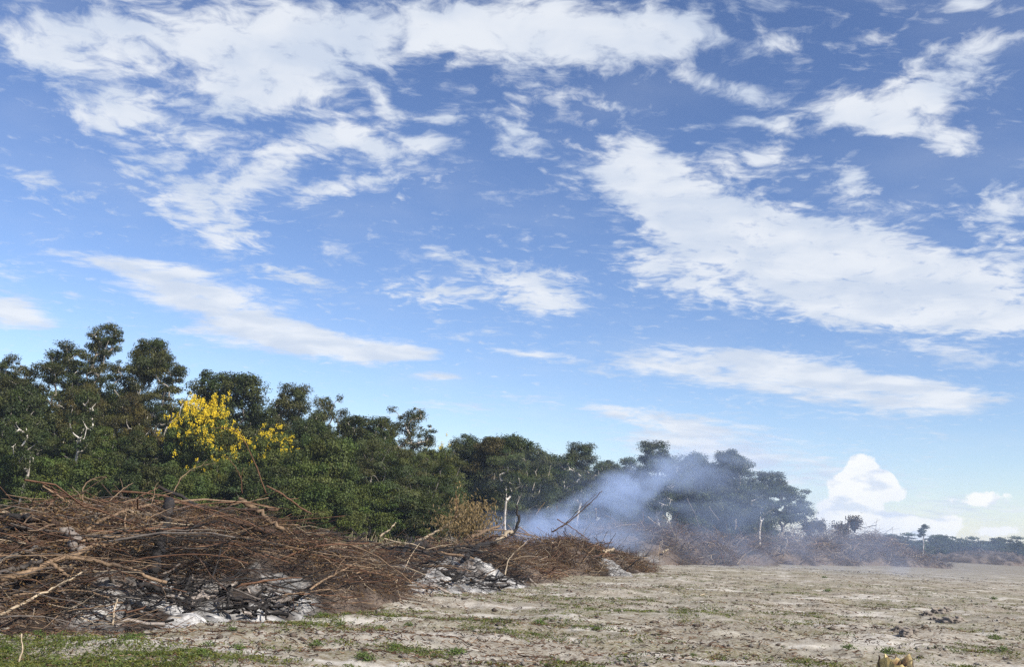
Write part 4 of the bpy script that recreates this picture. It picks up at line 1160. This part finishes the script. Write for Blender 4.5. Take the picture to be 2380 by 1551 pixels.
def grass():
    rng = np.random.default_rng(33)
    x, y = field_samples(rng, 60000, 8.5, 45, 1.3)
    den = fbm(x * 1.1, y * 1.5, 0, 4, 55) * .55 + fbm(x * .25, y * .3, 0, 3, 57) * .45
    bias = .10 * sstep(-x / y, .05, .45) * (1 - sstep(y, 13, 22)) + .035 * (1 - sstep(x / y, .05, .25)) * (1 - sstep(y, 16, 26)) - .02
    # strip of turf hugging the foot of the near pile
    k = (den + bias + rng.normal(size=len(x)) * .055 > .585) & off_piles(x, y)
    x, y = x[k], y[k]
    n = len(x); per = 7
    X = np.repeat(x, per) + rng.normal(size=n * per) * .05; Y = np.repeat(y, per) + rng.normal(size=n * per) * .05
    Z = terrain(X, Y) + .018
    pos = np.stack([X, Y, Z + rng.uniform(0, .035, n * per)], 1)
    nr = rng.normal(size=pos.shape) * .6 + np.array([0, -.2, .7])
    v, f = leaves(rng, pos, nr, .050, .014, droop=-.6)
    b = np.repeat(rng.uniform(.6, 1.25, n), per)
    yel = np.repeat(rng.uniform(0, 1, n) ** 2, per)
    t = np.stack([b * (1 + .8 * yel), b * (1 + .25 * yel), b], 1)
    tag(obj('grass', make_mesh('grass', v, f, np.repeat(t, 4, 0)), M_grass), 'short patchy green grass sprouting from the sandy field', 'grass', kind='stuff')
grass()

def litter():
    rng = np.random.default_rng(34)
    x, y = field_samples(rng, 42000, 8.5, 70, 1.2)
    den = fbm(x * .3, y * .6, 4, 4, 65)
    nearp = np.zeros(len(x))
    for kk in ('A', 'B', 'C'):
        for cx, cy, hh, r in MND[kk]:
            nearp = np.maximum(nearp, np.exp(-((x - cx) ** 2 + (y - cy) ** 2) / (r * 1.35) ** 2))
    k = rng.uniform(0, 1, len(x)) < np.clip(sstep(den, .42, .62) * .8 + nearp * .9 + .08, 0, 1)
    x, y = x[k], y[k]; n = len(x)
    L = rng.uniform(.02, .12, n) * np.where(rng.uniform(0, 1, n) < .05, 2.4, 1)
    A = rng.uniform(0, 6.28, n)
    t = np.linspace(-.5, .5, 3)
    P = np.zeros((n, 3, 3))
    P[..., 0] = x[:, None] + np.cos(A)[:, None] * L[:, None] * t; P[..., 1] = y[:, None] + np.sin(A)[:, None] * L[:, None] * t
    P[..., 2] = terrain(P[..., 0], P[..., 1]) + .008 + rng.uniform(0, .03, (n, 3))
    R = np.tile(rng.uniform(.002, .006, n)[:, None], (1, 3)) * (1 + y[:, None] / 40)
    v, f = tubes(P, R, 3, closed=False)
    r = rng.uniform(0, 1, n)[:, None]
    c = np.where(r < .4, RED * .9, np.where(r < .7, DARK, np.where(r < .9, TAN, CHAR * 2)))
    tag(obj('litter', make_mesh('litter', v, f, np.repeat(c, 9, 0)), M_twig), 'broken twigs and plant litter strewn over the sandy field', 'litter', kind='stuff')
litter()

def clods():
    rng = np.random.default_rng(38)
    x, y = field_samples(rng, 9000, 8.5, 40, 1.2)
    k = (fbm(x * .7, y * .9, 2, 3, 75) > .54) & off_piles(x, y)
    x, y = x[k], y[k]; n = len(x)
    o = np.array([(1, 0, 0), (-1, 0, 0), (0, 1, 0), (0, -1, 0), (0, 0, 1), (0, 0, -1), (.6, .6, .5), (-.6, -.5, .55)], float)
    F = np.array([(0, 6, 4), (0, 2, 6), (2, 4, 6), (2, 1, 4), (1, 7, 4), (1, 3, 7), (3, 4, 7), (3, 0, 4), (2, 0, 5), (1, 2, 5), (3, 1, 5), (0, 3, 5)])
    r = rng.uniform(0, 1, n) ** 3 * .05 + .010
    v = o[None] * r[:, None, None] * rng.uniform(.5, 1.3, (n, 8, 3)) * np.array([1.2, 1.0, .75])
    v = v + np.stack([x, y, terrain(x, y) + r * .3], 1)[:, None]
    f = (np.arange(n)[:, None, None] * 8 + F[None]).reshape(-1, 3)
    c = np.where(rng.uniform(0, 1, (n, 1)) < .3, np.array([.08, .062, .048]), np.array([.25, .222, .19])) * rng.uniform(.7, 1.2, (n, 1))
    tag(obj('crumbs', make_mesh('crumbs', v.reshape(-1, 3), f, np.repeat(c, 8, 0), smooth=True), M_ash), 'crumbs of sandy soil strewn over the field', 'soil', kind='stuff')
clods()

def dry_stalks():
    rng = np.random.default_rng(36)
    n = 1500
    vx = rng.uniform(700, 1480, n); d = np.interp(vx, [700, 1050, 1480], [47, 56, 74]) + rng.uniform(-6, 6, n)
    x = (vx * V - 512) / FPX * d; z = terrain(x, d)
    h = rng.uniform(.2, 1.0, n) * (1 + (rng.uniform(0, 1, n) < .05) * 1.2)
    t = np.linspace(0, 1, 4)
    P = np.zeros((n, 4, 3)); lean = rng.normal(0, .22, (n, 2))
    for i in range(2): P[..., i] = [x, d][i][:, None] + lean[:, i:i + 1] * h[:, None] * t ** 1.6
    P[..., 2] = z[:, None] + h[:, None] * t
    R = np.linspace(.012, .005, 4)[None, :] * np.ones((n, 1))
    v, f = tubes(P, R, 3, closed=False)
    c = np.repeat(np.where(rng.uniform(0, 1, (n, 1)) < .6, PALE, np.array([.20, .22, .09])), 12, 0)
    tag(obj('dry_grass', make_mesh('dry_grass', v, f, c), M_twig), 'dry straw-coloured stalks between the brush piles and the forest', 'grass', kind='stuff')
dry_stalks()

def weed(vx, vy, s, label, seed, group='green weeds on the field'):
    rng = np.random.default_rng(seed)
    p = ground_pt(vx, vy)
    root = thing('weed', label, 'weed', tuple(p), 0, group)
    s = s * .62
    n = 110
    A = rng.uniform(0, 6.28, n); r = rng.uniform(.05, 1, n) ** .6
    pos = np.stack([np.cos(A) * r * s, np.sin(A) * r * s * .7, (1 - r ** 2) * s * .45 + rng.uniform(.0, .3, n) * s + .005], 1)
    nr = np.stack([np.cos(A) * r, np.sin(A) * r, np.full(n, .7)], 1) + rng.normal(size=(n, 3)) * .4
    v, f = leaves(rng, pos * rng.uniform(.7, 1.25, (n, 1)), nr, .26 * s, .12 * s)
    b = rng.uniform(.7, 1.5, (n, 1))
    obj('leaves', make_mesh('leaves', v, f, np.repeat(b * np.array([.95, 1.05, .8]), 4, 0)), M_grass, root)
    t = np.linspace(0, 1, 3)
    P = pos[:24, None, :] * t[None, :, None] ** np.array([1.0, 1.0, .7])
    v, f = tubes(P, np.full((24, 3), .03 * s), 3, closed=False)
    obj('stems', make_mesh('stems', v, f, np.tile(np.array([.10, .12, .05]), (len(v), 1))), M_twig, root)
def v7(a, b): return 1163 + a * .2716, 1260 + b * .2716
weed(*v8(1195, 985), .24, 'leafy bright green weed just behind the tree stump', 1)
weed(*v8(850, 945), .20, 'green weed on the sandy bank a step before the stump', 2)
weed(*v8(2120, 510), .26, 'bushy green weed beside pale sand on the open field', 3)
weed(*v8(2130, 860), .24, 'dull green weed past the turned-up soil clods', 4)
weed(*v8(2190, 985), .20, 'green weed on the brown litter strip beside the stump', 5)
weed(*v8(670, 440), .26, 'round green weed alone on the middle of the field', 6)
weed(*v8(640, 322), .28, 'small dark green weed alone far out on the field', 7)
weed(*v7(1650, 985), .10, 'tiny yellow-green sprout on pale sand', 8)
weed(*v7(330, 720), .24, 'tuft of grassy weed beside the loose straw', 9)
weed(*v7(820, 765), .17, 'dark green weed on the brown litter strip near the straw', 10)
BW = ['the twin logs, lower of two', 'the twin logs, upper of two', 'the bright ash, bigger of two', 'the bright ash, smaller of two', 'the fallen sapling, bigger of two', 'the fallen sapling, smaller of two', 'the near pile end, alone', 'the twig fan, biggest', 'the twig fan, second biggest', 'the charred root ball', 'the thin dark stick', 'the twig fan, smallest']
AW = ['the grey ash, biggest of three', 'the grey ash, middle of three', 'the grey ash, smallest of three', 'the burnt log on white ash', 'the white ash edge', 'the upright pale stick', 'the picture edge near the lone stalk', 'the white ash, far out on sand', 'the twig fan, far out on sand', 'the burnt log, small one', 'the white ash, midway on sand', 'the pale bare pole']
for i, (a, b, s) in enumerate([(1000, 1500, .19), (950, 1480, .16), (1740, 1460, .20), (1790, 1440, .17), (1240, 1400, .17), (1210, 1430, .14), (560, 1395, .18), (600, 1130, .20), (640, 1110, .16), (820, 1115, .15), (1360, 1165, .15), (760, 1200, .14)]):
    (p,) = v6([(a, b)])
    weed(p[0], p[1], s, 'low leafy weed in the sand in front of ' + BW[i], 20 + i, 'low weeds before the piles')
for i, (a, b, s) in enumerate([(1040, 1345, .17), (1110, 1330, .15), (980, 1350, .14), (1280, 1200, .13), (1365, 1165, .12), (300, 1330, .15), (60, 1440, .15), (1600, 1470, .17), (1900, 1420, .16), (1850, 1270, .13), (1660, 1370, .14), (440, 1220, .12)]):
    (p,) = v5([(a, b)])
    weed(p[0], p[1], s, 'low leafy weed in the turf in front of ' + AW[i], 50 + i, 'low weeds before the near pile')

def straw_bit(pv, r, label, base=PALE, seed=0, nm='straw', cat='straw', group=None, lift=.03, rise=0.0):
    rng = np.random.default_rng(seed)
    pts = [ground_pt(a, b, lift + rise * i) for i, (a, b) in enumerate(pv)]
    if len(pts) == 2: pts = [pts[0], (pts[0] + pts[1]) / 2 + np.array([0, 0, .02]), pts[1]]
    me, c = branch_mesh(rng, pts, r, r * .6, tinter(rng, base, 0), 5, 0, 8, nm)
    o = obj(nm, me, M_wood); o.location = c
    tag(o, label, cat, group)
straw_bit([v7(-10, 665), v7(80, 690), v7(170, 718)], .014, 'topmost loose straw stalk lying on brown litter', PALE, 1)
straw_bit([v7(-60, 700), v7(60, 705), v7(165, 722)], .012, 'lower loose straw stalk touching the topmost one', TAN, 2)
straw_bit([v7(1700, 450), v7(1800, 440), v7(1920, 432)], .02, 'thin straw stalk beside the brightest sand patch', PALE * .9, 3)
straw_bit([v7(150, 990), v7(260, 1008), v7(420, 1012)], .010, 'thin dark stick lying on the sand near the lower picture edge', DARK, 4, 'stick', 'stick')
straw_bit([v7(1050, 1005), v7(1090, 1030), v7(1130, 1060)], .010, 'short dark stick on pale sand before the stump', DARK, 5, 'stick', 'stick')
(pa, pb) = v5([(148, 1545), (172, 1290)])
b0 = ground_pt(pa[0], pa[1] + 3); dd = b0[1]
tip = at(pb[0], pb[1], dd)
me, c = branch_mesh(np.random.default_rng(8), [b0, (b0 + tip) / 2 + np.array([.02, 0, 0]), tip], .011, .006, tinter(np.random.default_rng(8), PALE * 1.1, 0), 5, 0, 10, 'dry_stalk')
o = obj('dry_stalk', me, M_wood); o.location = c; tag(o, 'single dry pale stalk standing upright in the turf before the near pile', 'stalk')

# ------------------------------------------------------------------ smoke and haze
def smoke_box(name, label, lo, hi, build, cat='smoke'):
    x0, y0, z0 = lo; x1, y1, z1 = hi
    v = np.array([(x, y, z) for z in (z0, z1) for y in (y0, y1) for x in (x0, x1)], float)
    f = np.array([(0, 2, 3, 1), (4, 5, 7, 6), (0, 1, 5, 4), (2, 6, 7, 3), (0, 4, 6, 2), (1, 3, 7, 5)])
    me = make_mesh(name, v, f)
    m = bpy.data.materials.new(name); m.use_nodes = True
    t = NT(m.node_tree); m.node_tree.nodes.clear()
    out = t.n('ShaderNodeOutputMaterial'); pv = t.n('ShaderNodeVolumePrincipled')
    build(t, pv)
    t.link(pv.outputs[0], out.inputs['Volume'])
    o = obj(name, me, m)
    o.visible_shadow = True
    return tag(o, label, cat, kind='stuff')

def ellipsoid(t, pos, c, r, rz=0.0, ry=0.0):
    m = t.n('ShaderNodeMapping', vector_type='TEXTURE')
    t.link(pos, m.inputs[0])
    m.inputs[1].default_value = c; m.inputs[2].default_value = (0, ry, rz); m.inputs[3].default_value = r
    g = t.n('ShaderNodeTexGradient', gradient_type='SPHERICAL'); t.link(m.outputs[0], g.inputs[0])
    return g.outputs[1]

def plume(t, pv):
    pos = t.n('ShaderNodeNewGeometry').outputs['Position']
    wv = t.vmath('ADD', pos, t.vmath('MULTIPLY', t.vmath('SUBTRACT', t.noise(pos, .16, 2, .5, out=1), (.5, .5, .5)), (4.0, 3.0, 3.0)))
    n = t.noise(t.vmath('MULTIPLY', wv, (.7, .8, 1.3)), .50, 5, .62, .4)
    core = ellipsoid(t, wv, (5.0, 53, 2.9), (6.8, 3.2, 1.25), 0, -.50)
    arm = ellipsoid(t, wv, (10.0, 56, 4.6), (7.0, 4.0, 2.0), 0, -.55)
    foot = ellipsoid(t, wv, (3.0, 52, 1.5), (5.5, 3.0, 1.3))
    veil = ellipsoid(t, wv, (17, 62, 3.4), (19, 12, 6.5))
    low = ellipsoid(t, wv, (28, 70, 1.0), (40, 22, 3.6), .35)
    s = t.math('MULTIPLY', core, 1.5)
    for g, k in ((arm, .26), (foot, .8), (veil, .07), (low, .008)): s = t.math('MULTIPLY_ADD', g, k, s)
    dn = t.math('MULTIPLY', s, t.smooth(n, .42, .62, .03, 1.8))
    t.link(t.math('MULTIPLY', dn, .42), pv.inputs['Density'])
    pv.inputs['Color'].default_value = (.54, .69, 1.0, 1)
    pv.inputs['Anisotropy'].default_value = -.1
smoke_box('smoke', 'blue-grey smoke plume drifting from the smouldering pile across the trees', (-6, 46, -.5), (66, 100, 13), plume)

def haze(t, pv):
    pv.inputs['Density'].default_value = .00032
    pv.inputs['Color'].default_value = (.62, .76, 1.0, 1)
    pv.inputs['Anisotropy'].default_value = 0
smoke_box('haze', 'thin blue smoke haze hanging over the whole field', (-9500, -9500, -3.0), (9500, 9500, 17), haze, 'haze')
